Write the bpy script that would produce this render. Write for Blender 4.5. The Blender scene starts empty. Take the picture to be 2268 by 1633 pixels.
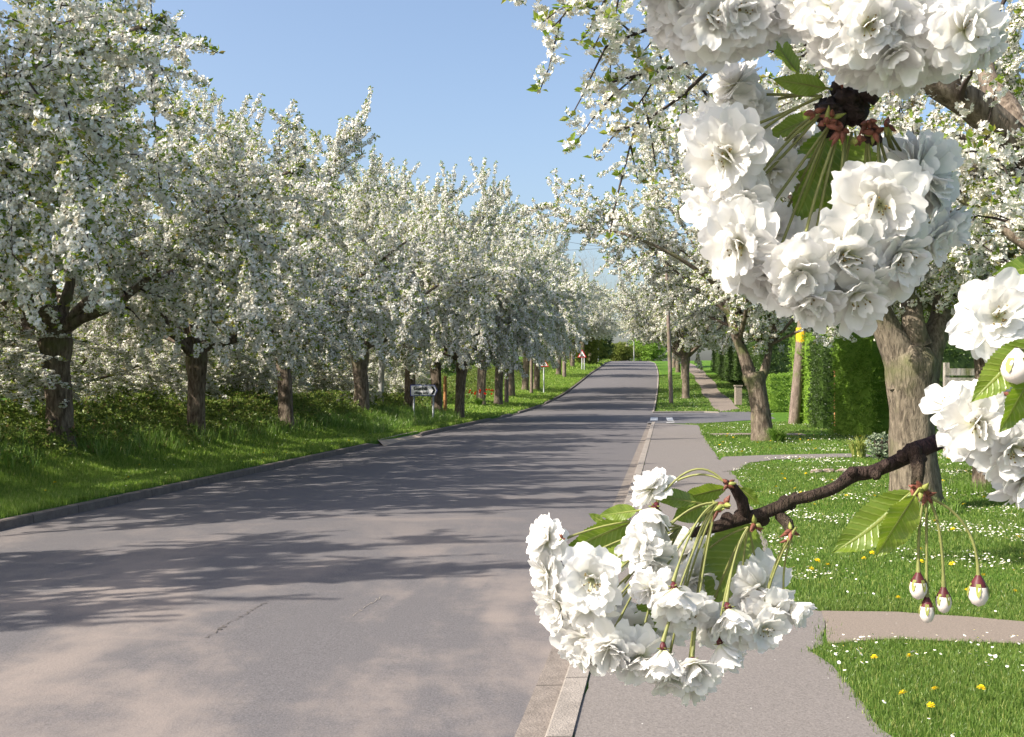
import bpy, math, random
import numpy as np
from mathutils import Vector, Matrix, noise as mnoise

SC = bpy.context.scene
COL = SC.collection
# ------------------------------------------------------------------ camera
F, CX, HY, EYE = 2331.0, 1134.0, 845.0, 1.6       # focal length, centre and horizon in a 2268 px wide picture; eye height
cam = bpy.data.objects.new("camera", bpy.data.cameras.new("camera"))
COL.objects.link(cam)
cam.location = (0, 0, EYE)
cam.rotation_euler = (math.radians(90), 0, 0)
cam.data.sensor_width = 36
cam.data.lens = 36 * F / 2268
cam.data.shift_y = 28.5 / 2268
cam.data.clip_start = 0.02
cam.data.clip_end = 6000
SC.camera = cam
# ------------------------------------------------------------------ sky and sun
SUN_EL, SUN_BACK = 42.0, 22.0
w = bpy.data.worlds.new("World"); SC.world = w; w.use_nodes = True
nt = w.node_tree
sky = nt.nodes.new("ShaderNodeTexSky"); sky.sky_type = 'NISHITA'; sky.sun_disc = False
sky.sun_elevation = math.radians(SUN_EL)
sky.sun_rotation = math.radians(-(90 + SUN_BACK))
sky.air_density = 1.0; sky.dust_density = 3.6; sky.ozone_density = 1.6
bg = nt.nodes["Background"]; bg.inputs[1].default_value = 0.14
nt.links.new(sky.outputs[0], bg.inputs[0])
e, a = math.radians(SUN_EL), math.radians(SUN_BACK)
SUNV = Vector((-math.cos(a) * math.cos(e), -math.sin(a) * math.cos(e), math.sin(e)))
sl = bpy.data.lights.new("sun", 'SUN'); sl.energy = 5.0; sl.angle = math.radians(0.53); sl.color = (1, 0.925, 0.80)
so = bpy.data.objects.new("sun", sl); COL.objects.link(so); so.location = (-30, -10, 30)
so.rotation_euler = (-SUNV).to_track_quat('-Z', 'Y').to_euler()
SC.view_settings.view_transform = 'Standard'; SC.view_settings.look = 'None'
SC.view_settings.gamma = 1; SC.view_settings.exposure = 0.8
SC.render.engine = 'CYCLES'
SC.cycles.max_bounces = 8; SC.cycles.diffuse_bounces = 4; SC.cycles.transmission_bounces = 6
SC.cycles.use_denoising = True
# ------------------------------------------------------------------ helpers
def smooth(a, b, x):
    t = min(1.0, max(0.0, (x - a) / (b - a))); return t * t * (3 - 2 * t)
def npsmooth(a, b, x):
    t = np.clip((x - a) / (b - a), 0, 1); return t * t * (3 - 2 * t)
def P(px, py, Z):
    return Vector(((px - CX) * Z / F, Z, EYE - (py - HY) * Z / F))
def G(px, py):
    Z = F * EYE / (py - HY); return ((px - CX) * Z / F, Z)

class MB:
    def __init__(s): s.V = []; s.F = []; s.M = []; s.n = 0; s.A = []
    def add(s, v, f, mat=0, attr=None):
        v = np.asarray(v, float).reshape(-1, 3); f = np.asarray(f, int)
        s.V.append(v); s.F.append(f + s.n)
        s.M.append(np.full(len(f), mat, int) if np.isscalar(mat) else np.asarray(mat, int))
        s.A.append(np.zeros((len(v), 3)) if attr is None else np.asarray(attr, float).reshape(-1, 3))
        s.n += len(v)
    def mesh(s, name, mats, smooth=False):
        me = bpy.data.meshes.new(name)
        V = np.concatenate(s.V); me.vertices.add(len(V)); me.vertices.foreach_set("co", V.ravel().astype(np.float32))
        lens = np.concatenate([np.full(len(f), f.shape[1]) for f in s.F])
        L = np.concatenate([f.ravel() for f in s.F])
        me.loops.add(len(L)); me.loops.foreach_set("vertex_index", L.astype(np.int32))
        me.polygons.add(len(lens))
        me.polygons.foreach_set("loop_start", np.concatenate([[0], np.cumsum(lens)[:-1]]).astype(np.int32))
        me.polygons.foreach_set("material_index", np.concatenate(s.M).astype(np.int32))
        me.polygons.foreach_set("use_smooth", np.full(len(lens), smooth))
        A = np.concatenate(s.A)
        if np.any(A):
            at = me.attributes.new("lp", 'FLOAT_VECTOR', 'POINT'); at.data.foreach_set("vector", A.ravel().astype(np.float32))
        me.update(calc_edges=True)
        for m in mats if isinstance(mats, (list, tuple)) else [mats]: me.materials.append(m)
        return me
    def build(s, name, mats, parent=None, smooth=False):
        o = bpy.data.objects.new(name, s.mesh(name, mats, smooth)); COL.objects.link(o); o.parent = parent
        return o
    def box(s, c, size, mat=0, rz=0.0):
        x, y, z = [q / 2 for q in size]
        v = np.array([(-x,-y,-z),(x,-y,-z),(x,y,-z),(-x,y,-z),(-x,-y,z),(x,-y,z),(x,y,z),(-x,y,z)])
        if rz:
            cr, sr = math.cos(rz), math.sin(rz); v = v @ np.array([(cr, sr, 0), (-sr, cr, 0), (0, 0, 1)])
        s.add(v + np.array(c), [(0,3,2,1),(4,5,6,7),(0,1,5,4),(1,2,6,5),(2,3,7,6),(3,0,4,7)], mat)
    def tube(s, pts, rad, n=6, mat=0, rough=0.0, seed=0, cap=True, rf=3.0):
        pts = [Vector(p) for p in pts]; m = len(pts)
        ref = Vector((0.31, 0.95, 0.05)).normalized()
        out = []
        for i, p in enumerate(pts):
            t = (pts[min(i + 1, m - 1)] - pts[max(i - 1, 0)])
            t = t.normalized() if t.length > 1e-9 else Vector((0, 0, 1))
            u = ref - t * ref.dot(t)
            u = u.normalized() if u.length > 1e-4 else t.orthogonal().normalized()
            ref = u; v = t.cross(u)
            r = rad[i] if not np.isscalar(rad) else rad
            for k in range(n):
                an = 2 * math.pi * k / n
                dd = u * math.cos(an) + v * math.sin(an); q = r
                if rough:
                    q = r * (1 + rough * mnoise.noise(Vector((math.cos(an) * rf, math.sin(an) * rf, p.z * 1.6 / max(.12, rf * .12) * .3 + seed * 7.1))) 
                             + rough * .5 * mnoise.noise(Vector((math.cos(an) * rf * 2.7, math.sin(an) * rf * 2.7, p.z * 3 + seed * 3.3))))
                out.append(p + dd * q)
        f = [(i * n + k, i * n + (k + 1) % n, (i + 1) * n + (k + 1) % n, (i + 1) * n + k) for i in range(m - 1) for k in range(n)]
        s.add([tuple(q) for q in out], f, mat)
        if cap:
            for i0, c in ((0, pts[0]), ((m - 1) * n, pts[-1])):
                b = s.n
                ring = [tuple(out[i0 + k]) for k in range(n)]
                s.add(ring + [tuple(c)], [(k, (k + 1) % n, n) for k in range(n)], mat)
    def lathe(s, prof, n=12, c=(0, 0, 0), mat=0):
        m = len(prof)
        v = [(c[0] + r * math.cos(2*math.pi*k/n), c[1] + r * math.sin(2*math.pi*k/n), c[2] + z) for r, z in prof for k in range(n)]
        f = [(i*n+k, i*n+(k+1)%n, (i+1)*n+(k+1)%n, (i+1)*n+k) for i in range(m-1) for k in range(n)]
        s.add(v, f, mat if np.isscalar(mat) else [mat[i] for i in range(m-1) for k in range(n)])
    def lump(s, c, r, seed=0, mat=0, amp=.35, n=10, sc=(1, 1, 1)):
        v = []
        for i in range(n + 1):
            th = math.pi * i / n
            for k in range(n):
                ph = 2 * math.pi * k / n
                d = Vector((math.sin(th) * math.cos(ph), math.sin(th) * math.sin(ph), math.cos(th)))
                q = r * (1 + amp * mnoise.noise(d * 2.2 + Vector((seed * 5.7, 0, 0))))
                v.append((c[0] + d.x * q * sc[0], c[1] + d.y * q * sc[1], c[2] + d.z * q * sc[2]))
        f = [(i*n+k, i*n+(k+1)%n, (i+1)*n+(k+1)%n, (i+1)*n+k) for i in range(n) for k in range(n)]
        s.add(v, f, mat)

def tag(o, label, cat, group=None):
    o["label"] = label; o["category"] = cat
    if group: o["group"] = group
    return o
def kind(o, k): o["kind"] = k; return o
def empty(name, loc, label, cat, group=None):
    o = bpy.data.objects.new(name, None); COL.objects.link(o); o.location = loc; o.empty_display_size = .2
    return tag(o, label, cat, group)
# ------------------------------------------------------------------ materials
def newmat(name):
    m = bpy.data.materials.new(name); m.use_nodes = True
    n = m.node_tree; n.nodes.clear()
    return m, n, n.nodes.new("ShaderNodeOutputMaterial")
def N(n, t, **kw):
    q = n.nodes.new(t)
    for k, v in kw.items(): setattr(q, k, v)
    return q
def ramp(n, fac, stops):
    r = N(n, "ShaderNodeValToRGB"); els = r.color_ramp.elements
    while len(els) < len(stops): els.new(0.5)
    for el, (p, c) in zip(els, stops): el.position = p; el.color = (*c, 1)
    n.links.new(fac, r.inputs[0]); return r.outputs[0]
def noise_n(n, scale, detail=4, vec=None, rough=.55, dist=0):
    q = N(n, "ShaderNodeTexNoise"); q.inputs["Scale"].default_value = scale; q.inputs["Detail"].default_value = detail
    q.inputs["Roughness"].default_value = rough; q.inputs["Distortion"].default_value = dist
    if vec is not None: n.links.new(vec, q.inputs["Vector"])
    return q.outputs["Fac"]
def mapping(n, scale=(1,1,1), rot=(0,0,0), src="Object"):
    tc = N(n, "ShaderNodeTexCoord"); mp = N(n, "ShaderNodeMapping")
    mp.inputs["Scale"].default_value = scale; mp.inputs["Rotation"].default_value = rot
    n.links.new(tc.outputs[src], mp.inputs["Vector"]); return mp.outputs[0]
def geo_pos(n, scale=(1,1,1), rot=(0,0,0)):
    g = N(n, "ShaderNodeNewGeometry"); mp = N(n, "ShaderNodeMapping")
    mp.inputs["Scale"].default_value = scale; mp.inputs["Rotation"].default_value = rot
    n.links.new(g.outputs["Position"], mp.inputs["Vector"]); return mp.outputs[0]
def mixc(n, fac, a, b, mode='MIX'):
    q = N(n, "ShaderNodeMix", data_type='RGBA', blend_type=mode)
    for v, i in ((fac, 0), (a, 6), (b, 7)):
        if isinstance(v, (int, float)): q.inputs[i].default_value = v
        elif isinstance(v, tuple): q.inputs[i].default_value = (*v, 1)
        else: n.links.new(v, q.inputs[i])
    return q.outputs[2]
def math_n(n, op, a, b=0.0):
    q = N(n, "ShaderNodeMath", operation=op)
    for v, i in ((a, 0), (b, 1)):
        if isinstance(v, (int, float)): q.inputs[i].default_value = v
        else: n.links.new(v, q.inputs[i])
    return q.outputs[0]
def sstep(n, x, a, b):
    q = N(n, "ShaderNodeMapRange", interpolation_type='SMOOTHSTEP')
    n.links.new(x, q.inputs[0]); q.inputs[1].default_value = a; q.inputs[2].default_value = b; return q.outputs[0]
def principled(n, out, col, rough=.8, bump=None, bstr=.4, bdist=.01, spec=.3):
    p = N(n, "ShaderNodeBsdfPrincipled")
    if isinstance(col, tuple): p.inputs["Base Color"].default_value = (*col, 1)
    else: n.links.new(col, p.inputs["Base Color"])
    if isinstance(rough, float): p.inputs["Roughness"].default_value = rough
    else: n.links.new(rough, p.inputs["Roughness"])
    p.inputs["Specular IOR Level"].default_value = spec
    if bump is not None:
        b = N(n, "ShaderNodeBump"); b.inputs["Strength"].default_value = bstr; b.inputs["Distance"].default_value = bdist
        n.links.new(bump, b.inputs["Height"]); n.links.new(b.outputs[0], p.inputs["Normal"])
    n.links.new(p.outputs[0], out.inputs[0]); return p
def thin(n, out, col, tcol, tfac=.35, gloss=0.0, bump=None, bstr=.3, bdist=.001):
    """leaf or petal: reflects and lets light through"""
    d = N(n, "ShaderNodeBsdfDiffuse"); t = N(n, "ShaderNodeBsdfTranslucent"); mx = N(n, "ShaderNodeMixShader")
    mx.inputs[0].default_value = tfac
    for c, s in ((col, d), (tcol, t)):
        if isinstance(c, tuple): s.inputs[0].default_value = (*c, 1)
        else: n.links.new(c, s.inputs[0])
    n.links.new(d.outputs[0], mx.inputs[1]); n.links.new(t.outputs[0], mx.inputs[2])
    last = mx
    if gloss:
        g = N(n, "ShaderNodeBsdfGlossy"); g.inputs["Roughness"].default_value = .38
        m2 = N(n, "ShaderNodeMixShader"); m2.inputs[0].default_value = gloss
        n.links.new(mx.outputs[0], m2.inputs[1]); n.links.new(g.outputs[0], m2.inputs[2]); last = m2
    if bump is not None:
        b = N(n, "ShaderNodeBump"); b.inputs["Strength"].default_value = bstr; b.inputs["Distance"].default_value = bdist
        n.links.new(bump, b.inputs["Height"])
        n.links.new(b.outputs[0], d.inputs["Normal"])
        if gloss: n.links.new(b.outputs[0], g.inputs["Normal"])
    n.links.new(last.outputs[0], out.inputs[0])
def island(n): return N(n, "ShaderNodeNewGeometry").outputs["Random Per Island"]

def m_cards(name, stops, tfac=.35, gloss=0.0, tboost=1.0):
    m, n, o = newmat(name)
    c = ramp(n, island(n), stops)
    t = mixc(n, 1.0, c, (tboost, tboost, tboost), 'MULTIPLY') if tboost != 1.0 else c
    thin(n, o, c, t, tfac, gloss); return m
M_BLOSSOM = m_cards("blossom", [(0, (.60, .55, .46)), (.25, (.80, .78, .71)), (.6, (.84, .83, .79)), (1, (.88, .88, .86))], .16)
M_TREELEAF = m_cards("cherry leaf", [(0, (.09, .15, .015)), (.4, (.17, .25, .025)), (.75, (.26, .32, .04)), (1, (.29, .22, .06))], .45, .03, 1.5)
M_HEDGE = m_cards("hedge leaf", [(0, (.12, .23, .025)), (.5, (.22, .37, .05)), (1, (.32, .46, .08))], .35, .03)
M_DARKHEDGE = m_cards("dark hedge leaf", [(0, (.03, .06, .015)), (.5, (.055, .10, .02)), (1, (.09, .15, .035))], .25, .04)
M_UNDER = m_cards("bramble leaf", [(0, (.08, .13, .025)), (.5, (.15, .22, .04)), (.85, (.25, .31, .07)), (1, (.24, .16, .08))], .4, .03, 1.2)
M_OLIVE = m_cards("hawthorn leaf", [(0, (.12, .16, .03)), (.5, (.19, .24, .05)), (1, (.27, .29, .10))], .35)
M_GRASS = m_cards("grass blade", [(0, (.07, .14, .02)), (.45, (.125, .205, .04)), (.85, (.19, .27, .06)), (1, (.34, .36, .11))], .4, .03, 1.3)
M_VERGE = m_cards("verge grass blade", [(0, (.10, .18, .02)), (.45, (.18, .285, .04)), (.85, (.26, .37, .065)), (1, (.38, .40, .13))], .4, .03, 1.3)
M_LONGGRASS = m_cards("long grass blade", [(0, (.09, .18, .025)), (.5, (.16, .28, .04)), (.9, (.26, .38, .09)), (1, (.38, .38, .18))], .4, .04, 1.3)
M_DAISY = m_cards("daisy petal", [(0, (.8, .8, .76)), (1, (.88, .88, .86))], .2)
M_YELLOW = m_cards("dandelion yellow", [(0, (.8, .55, .01)), (1, (.85, .65, .03))], .2)
M_TULIP = m_cards("tulip red", [(0, (.38, .02, .01)), (1, (.55, .04, .02))], .3)
M_PURPLE = m_cards("purple flower", [(0, (.35, .06, .3)), (1, (.5, .12, .45))], .3)
M_SILVER = m_cards("silver leaf", [(0, (.16, .22, .14)), (1, (.34, .38, .28))], .2)
M_YUCCA = m_cards("striped sword leaf", [(0, (.14, .22, .04)), (1, (.45, .45, .13))], .25, .05)

def m_bark(name, c1, c2, c3, scale=1.0):
    m, n, o = newmat(name)
    v = mapping(n, (9 * scale, 9 * scale, 2.2 * scale))
    a = noise_n(n, 2.2, 6, v, .65, .6); b = noise_n(n, 9, 4, v); big = noise_n(n, 1.3, 3, mapping(n, (1, 1, 1)))
    c = ramp(n, a, [(.32, c1), (.52, c2), (.72, c3)])
    c = mixc(n, sstep(n, big, .5, .68), c, (.13, .14, .06))
    h = math_n(n, 'ADD', a, math_n(n, 'MULTIPLY', b, .4))
    principled(n, o, c, .9, h, .9, .03, .15); return m
M_BARK = m_bark("cherry bark", (.05, .036, .028), (.17, .135, .105), (.32, .26, .21))
M_BARKPALE = m_bark("old pale bark", (.045, .036, .028), (.18, .15, .115), (.30, .25, .19), 1.25)
M_TWIG = (lambda q: (principled(q[1], q[2], ramp(q[1], noise_n(q[1], 3, 3), [(.3, (.022, .016, .014)), (.7, (.07, .05, .042))]), .8), q[0])[1])(newmat("twig bark"))
def m_plain(name, col, rough=.6, var=.25, scale=6.0, bump=0.0, spec=.3):
    m, n, o = newmat(name)
    f = noise_n(n, scale, 5, mapping(n))
    c = ramp(n, f, [(.25, tuple(x * (1 - var) for x in col)), (.75, tuple(min(1, x * (1 + var)) for x in col))])
    principled(n, o, c, rough, f if bump else None, bump, .01, spec); return m
M_POLE = m_bark("weathered pole wood", (.12, .09, .075), (.22, .17, .145), (.30, .24, .20), .6)
M_GREYPOLE = m_plain("grey pole", (.42, .42, .40), .6, .2)
M_SIGNPOST = m_plain("sign post grey", (.48, .50, .52), .45, .12)
M_SIGNWHITE = m_plain("sign white", (.86, .86, .88), .35, .06)
M_SIGNBLUE = m_plain("sign blue border", (.04, .06, .33), .35, .05)
M_SIGNBLACK = m_plain("sign black", (.012, .012, .014), .4, .05)
M_SIGNRED = m_plain("sign red", (.55, .03, .03), .4, .1)
M_MARK = m_plain("worn white paint", (.62, .62, .60), .7, .3, 25)
M_YELLOWBAND = m_plain("yellow cover", (.75, .45, .02), .5, .1)
M_ORANGEWOOD = m_plain("orange wood", (.42, .20, .08), .7, .25)
M_SLAT = m_bark("grey slat wood", (.20, .18, .16), (.33, .30, .27), (.45, .42, .38), .7)
M_BRICK = m_plain("pillar stone", (.27, .23, .19), .85, .25, 12, .4)
M_WIRE = m_plain("wire", (.10, .10, .11), .5)
M_SAND = m_plain("sandy dirt", (.36, .29, .23), .95, .3, 5, .4)
M_STONE = m_plain("border stone", (.24, .19, .16), .9, .3, 9, .5)

def m_ground():
    m, n, o = newmat("ground turf")
    v = geo_pos(n)
    a = noise_n(n, .5, 4, v); b = noise_n(n, 9, 5, v, .7); c0 = noise_n(n, 60, 3, v)
    c = ramp(n, b, [(.25, (.035, .085, .010)), (.5, (.075, .16, .018)), (.75, (.12, .22, .03))])
    c = mixc(n, sstep(n, a, .5, .75), c, (.13, .20, .03))
    c = mixc(n, sstep(n, noise_n(n, 2.3, 4, v), .66, .78), c, (.16, .15, .06))
    h = math_n(n, 'ADD', b, c0)
    principled(n, o, c, .95, h, .8, .04, .1); return m
def m_tarmac(name, base, warm, dusty, road=True):
    m, n, o = newmat(name)
    v = geo_pos(n)
    sp = noise_n(n, 100, 3, v, .75); sp2 = noise_n(n, 55, 3, v, .7); big = noise_n(n, .55, 5, geo_pos(n, (1.3, .45, 1), (0, 0, .146)), .6, .4); mid = noise_n(n, 2.2, 5, v, .6)
    c = ramp(n, sp, [(.28, tuple(x * .45 for x in base)), (.5, base), (.72, tuple(x * 1.6 for x in base))])
    c = mixc(n, .35, c, ramp(n, sp2, [(.3, tuple(x * .7 for x in base)), (.7, tuple(x * 1.3 for x in base))]))
    sep = N(n, "ShaderNodeSeparateXYZ"); n.links.new(v, sep.inputs[0])
    near = math_n(n, 'SUBTRACT', 1.0, sstep(n, sep.outputs[1], 6.0, 15.0)) if road else math_n(n, 'ADD', .35, 0)
    lat = sep.outputs[0]
    d1 = math_n(n, 'MULTIPLY', sstep(n, math_n(n, 'ADD', big, math_n(n, 'MULTIPLY', math_n(n, 'SUBTRACT', mid, .5), .35)), .43, .66), near)
    d1 = math_n(n, 'MULTIPLY', d1, dusty)
    c = mixc(n, d1, c, mixc(n, .45, warm, mixc(n, sp, tuple(x * .6 for x in warm), tuple(x * 1.35 for x in warm))))
    if road:   # pale dust lying along the left and on the far worn strip
        d2 = math_n(n, 'MULTIPLY', sstep(n, noise_n(n, .9, 5, geo_pos(n, (.5, 1.2, 1), (0, 0, -.3)), .6, 1.0), .56, .75), math_n(n, 'SUBTRACT', 1.0, sstep(n, sep.outputs[1], 14.0, 30.0)))
        c = mixc(n, math_n(n, 'MULTIPLY', d2, .45), c, (.28, .23, .20))
    else:
        d2 = sstep(n, noise_n(n, 1.4, 5, v, .65, .4), .60, .68)
        c = mixc(n, math_n(n, 'MULTIPLY', d2, .3), c, tuple(x * .62 for x in base))
        vo = N(n, "ShaderNodeTexVoronoi"); vo.inputs["Scale"].default_value = 9; n.links.new(v, vo.inputs["Vector"])
        c = mixc(n, math_n(n, 'SUBTRACT', 1.0, sstep(n, vo.outputs["Distance"], .02, .05)), c, (.6, .58, .55))
    h = math_n(n, 'ADD', math_n(n, 'MULTIPLY', sp, .6), sp2)
    principled(n, o, c, .85, h, .35, .008, .2); return m
M_GROUND = m_ground()
M_ROAD = m_tarmac("road tarmac", (.116, .109, .113), (.245, .207, .185), .8)
M_PAVE = m_tarmac("pavement tarmac", (.165, .149, .141), (.21, .187, .168), .5, False)
M_PATH = m_tarmac("path surface", (.195, .162, .137), (.22, .185, .16), .5, False)
M_SIDE = m_tarmac("side road tarmac", (.11, .108, .115), (.18, .165, .155), .4, False)
def m_kerb(name, col):
    m, n, o = newmat(name)
    v = geo_pos(n); a = noise_n(n, 7, 5, v, .65); s = noise_n(n, 90, 2, v)
    c = ramp(n, a, [(.3, tuple(x * .65 for x in col)), (.55, col), (.8, tuple(x * 1.25 for x in col))])
    c = mixc(n, .25, c, ramp(n, s, [(.35, tuple(x * .5 for x in col)), (.65, tuple(x * 1.4 for x in col))]))
    sep = N(n, "ShaderNodeSeparateXYZ"); n.links.new(v, sep.inputs[0])
    fr = math_n(n, 'FRACT', math_n(n, 'DIVIDE', sep.outputs[1], .92))
    c = mixc(n, math_n(n, 'SUBTRACT', 1.0, sstep(n, fr, .0, .025)), c, tuple(x * .25 for x in col))
    principled(n, o, c, .9, math_n(n, 'ADD', a, s), .6, .012, .2); return m
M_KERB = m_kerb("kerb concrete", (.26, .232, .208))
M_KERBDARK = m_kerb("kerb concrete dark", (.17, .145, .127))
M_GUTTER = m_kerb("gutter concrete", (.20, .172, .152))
# ------------------------------------------------------------------ terrain and road
HP = [(-50, 0), (50, 0), (60, .14), (74, .62), (88, 1.45), (103, 2.35), (140, 4.0), (185, 5.15), (205, 5.45), (240, 5.3), (400, 5.0), (5000, 4.0)]
def h0(y):
    return np.interp(y, [p[0] for p in HP], [p[1] for p in HP])
def hbase(y):     # softened profile
    return (h0(np.asarray(y) - 4) + h0(np.asarray(y)) * 2 + h0(np.asarray(y) + 4)) / 4
def xr(y):        # right edge of the tarmac
    y = np.asarray(y, float); q = np.clip(y - 80, 0, None)
    return -0.68 + 0.146 * y - 0.00022 * q ** 2 * (y < 400) - (y >= 400) * .00022 * 320 ** 2
RW = 6.5
def ground_h(x, y):
    x = np.asarray(x, float); y = np.asarray(y, float)
    t = x - xr(y); h = hbase(y); d = -RW - t
    bankamt = (.20 + .24 * npsmooth(46, 34, y) + .10 * npsmooth(20, 14, y))
    left = .10 + bankamt * npsmooth(.9, 3.2, d) + .5 * npsmooth(4, 12, d)
    right = .03 + .12 * npsmooth(3.5, 12, t)
    z = np.where(d > 0.12, left, np.where(t > .2, right, -.08))
    return h + z
def gz(x, y): return float(ground_h(x, y))

ys = np.concatenate([[-60, -30, -12, -4, 0, 2, 3], np.arange(4, 60, 1.0), np.arange(60, 210, 2.5), np.arange(212, 260, 6), [270, 300, 350, 420, 520, 700, 1000, 1600, 3000]])
tl = [-2500, -900, -400, -200, -100, -60, -40, -30, -24, -20, -17, -14.5, -12.5, -11, -10.2, -9.6, -9, -8.4, -7.8, -7.4, -7, -6.8, -6.63, -6.6, -5, -3, -1, .15, .24, .3, 1, 2, 3, 4, 5, 6, 8, 10, 12, 15, 20, 26, 35, 50, 70, 100, 200, 400, 900, 2500]
X = np.array([[float(xr(y)) + t for t in tl] for y in ys]); Y = np.repeat(ys[:, None], len(tl), 1)
Zg = ground_h(X, Y)
nb = MB(); nr, ncl = X.shape
idx = np.arange(nr * ncl).reshape(nr, ncl)
nb.add(np.stack([X, Y, Zg], -1).reshape(-1, 3), np.stack([idx[:-1, :-1], idx[:-1, 1:], idx[1:, 1:], idx[1:, :-1]], -1).reshape(-1, 4))
kind(nb.build("ground", M_GROUND, smooth=True), "structure")

def strip(name, mat, prof, y0, y1, lift=0.0, step=1.0, hfun=None):
    """prof: list of (t, z) swept along the road"""
    yy = np.arange(y0, y1 + .01, step); m = MB(); k = len(prof); V = []
    for y in yy:
        hb = float(hbase(y)); x0 = float(xr(y)); s = hfun(y) if hfun else 1.0
        for t, z in prof: V.append((x0 + t, y, hb + z * s + lift))
    ii = np.arange(len(yy) * k).reshape(len(yy), k)
    m.add(V, np.stack([ii[:-1, :-1], ii[:-1, 1:], ii[1:, 1:], ii[1:, :-1]], -1).reshape(-1, 4))
    return kind(m.build(name, mat), "structure")
strip("road", M_ROAD, [(-RW, -.01), (-RW * .75, .03), (-RW / 2, .05), (-RW * .25, .03), (0, 0)], -12, 270)
def drop(y):   # the left kerb is lowered at the crossing and at a few worn stones
    s = 1 - .8 * smooth(25.6, 26.4, y) * (1 - smooth(30.6, 31.4, y))
    for a, b in ((43.2, 46.2), (49, 51.6), (60.5, 63), (66, 68)):
        s *= 1 - .7 * smooth(a, a + .4, y) * (1 - smooth(b, b + .4, y))
    return s
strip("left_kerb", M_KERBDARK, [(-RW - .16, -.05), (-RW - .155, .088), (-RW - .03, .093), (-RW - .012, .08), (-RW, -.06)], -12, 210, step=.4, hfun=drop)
kh = lambda y: 1.0
strip("right_gutter", M_GUTTER, [(-.004, -.02), (0, .003), (.15, .006), (.15, -.02)], -12, 40.5, step=.5)
strip("right_kerb", M_KERB, [(.145, -.02), (.148, .036), (.158, .044), (.27, .047), (.275, -.02)], -12, 40.5, step=.5)
strip("verge_kerb", M_KERB, [(-.004, -.02), (0, .02), (.09, .035), (.10, -.02)], 52, 210, step=1.0)

def in_poly(x, y, poly):
    ins = np.zeros(len(x), bool); n = len(poly)
    for i in range(n):
        x1, y1 = poly[i]; x2, y2 = poly[(i + 1) % n]
        with np.errstate(divide='ignore', invalid='ignore'):
            c = ((y1 > y) != (y2 > y)) & (x < (x2 - x1) * (y - y1) / (y2 - y1 + 1e-12) + x1)
        ins ^= c
    return ins
def rag(poly, step=.12, amp=.02, seed=0):
    out = []
    n = len(poly)
    for i in range(n):
        a, b = np.array(poly[i]), np.array(poly[(i + 1) % n]); L = np.linalg.norm(b - a); k = max(1, int(L / step))
        nn = np.array([-(b - a)[1], (b - a)[0]]) / max(L, 1e-6)
        for j in range(k):
            p = a + (b - a) * j / k
            q = amp * mnoise.noise(Vector((p[0] * 2.1, p[1] * 2.1, seed))) + amp * .6 * mnoise.noise(Vector((p[0] * 7, p[1] * 7, seed)))
            out.append(tuple(p + nn * q))
    return out
def sheet(name, mat, poly, lift, ragamp=.03, seed=0):
    import bmesh
    bm = bmesh.new(); pts = rag(poly, .15, ragamp, seed)
    vs = [bm.verts.new((x, y, 0)) for x, y in pts]; f = bm.faces.new(vs)
    bmesh.ops.triangulate(bm, faces=[f])
    me = bpy.data.meshes.new(name); 
    for v in bm.verts: v.co.z = float(hbase(v.co.y)) + lift
    bm.normal_update()
    for f in bm.faces:
        if f.normal.z < 0: f.normal_flip()
    bm.to_mesh(me); bm.free(); me.materials.append(mat)
    o = bpy.data.objects.new(name, me); COL.objects.link(o); return kind(o, "structure")
PAVE_W = 1.62
# pavement along the near kerb, its right edge taken along the ground
edge = [(1960, 1633), (1905, 1560), (1850, 1490), (1795, 1455), (1828, 1441), (1822, 1366), (1765, 1357), (1725, 1290), (1690, 1190), (1655, 1105), (1635, 1066), (1600, 1030), (1572, 992), (1555, 965), (1548, 944)]
pedge = [G(*p) for p in edge]
pav = [(float(xr(y)) + .27, y) for y in (-12, 0, 10, 20, 30, 40)] + [(float(xr(39.6)) + .3, 39.6)] + pedge[::-1] + [(1.75, 3.0), (1.6, 0), (1.0, -12)]
sheet("pavement", M_PAVE, pav, .036, .035, 1)
PATH1 = [G(1820, 1366), G(1990, 1368), G(2140, 1378), G(2268, 1390), G(2480, 1402), G(2600, 1420), G(2560, 1462), G(2268, 1440), G(2100, 1434), G(1980, 1430), G(1880, 1437), G(1835, 1442)]
sheet("front_path", M_PATH, PATH1, .04, .025, 2)
PATH2 = [G(*q) for q in ((1600, 1050), (1590, 1028), (1602, 1016), (1700, 1012), (1850, 1009), (2100, 1006), (2300, 1006), (2300, 1012), (2080, 1014), (1850, 1018), (1720, 1022), (1660, 1030), (1630, 1047))]
sheet("garden_path", M_PAVE, PATH2, .040, .03, 3)
PATH3 = [G(1570, 963), G(1640, 962), G(1850, 963), G(1990, 964), G(1990, 969), G(1850, 968.5), G(1640, 966), G(1570, 966)]
sheet("narrow_path", M_PATH, PATH3, .038, .02, 4)
sr = [(float(xr(39.2)) - .02, 39.2), G(1550, 941), G(1640, 934.5), G(1760, 927.5), G(1850, 923), G(2100, 921), G(2100, 914.5), G(1870, 915), G(1760, 914.5), G(1650, 917), G(1590, 917.5), G(1450, 918.5), (float(xr(51.5)) - .02, 51.5)]
sheet("side_road", M_SIDE, sr, .044, .01, 5)
m = MB(); kp = [G(1447, 918.2), G(1500, 917.6), G(1560, 917.4), G(1592, 918.4)]
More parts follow.
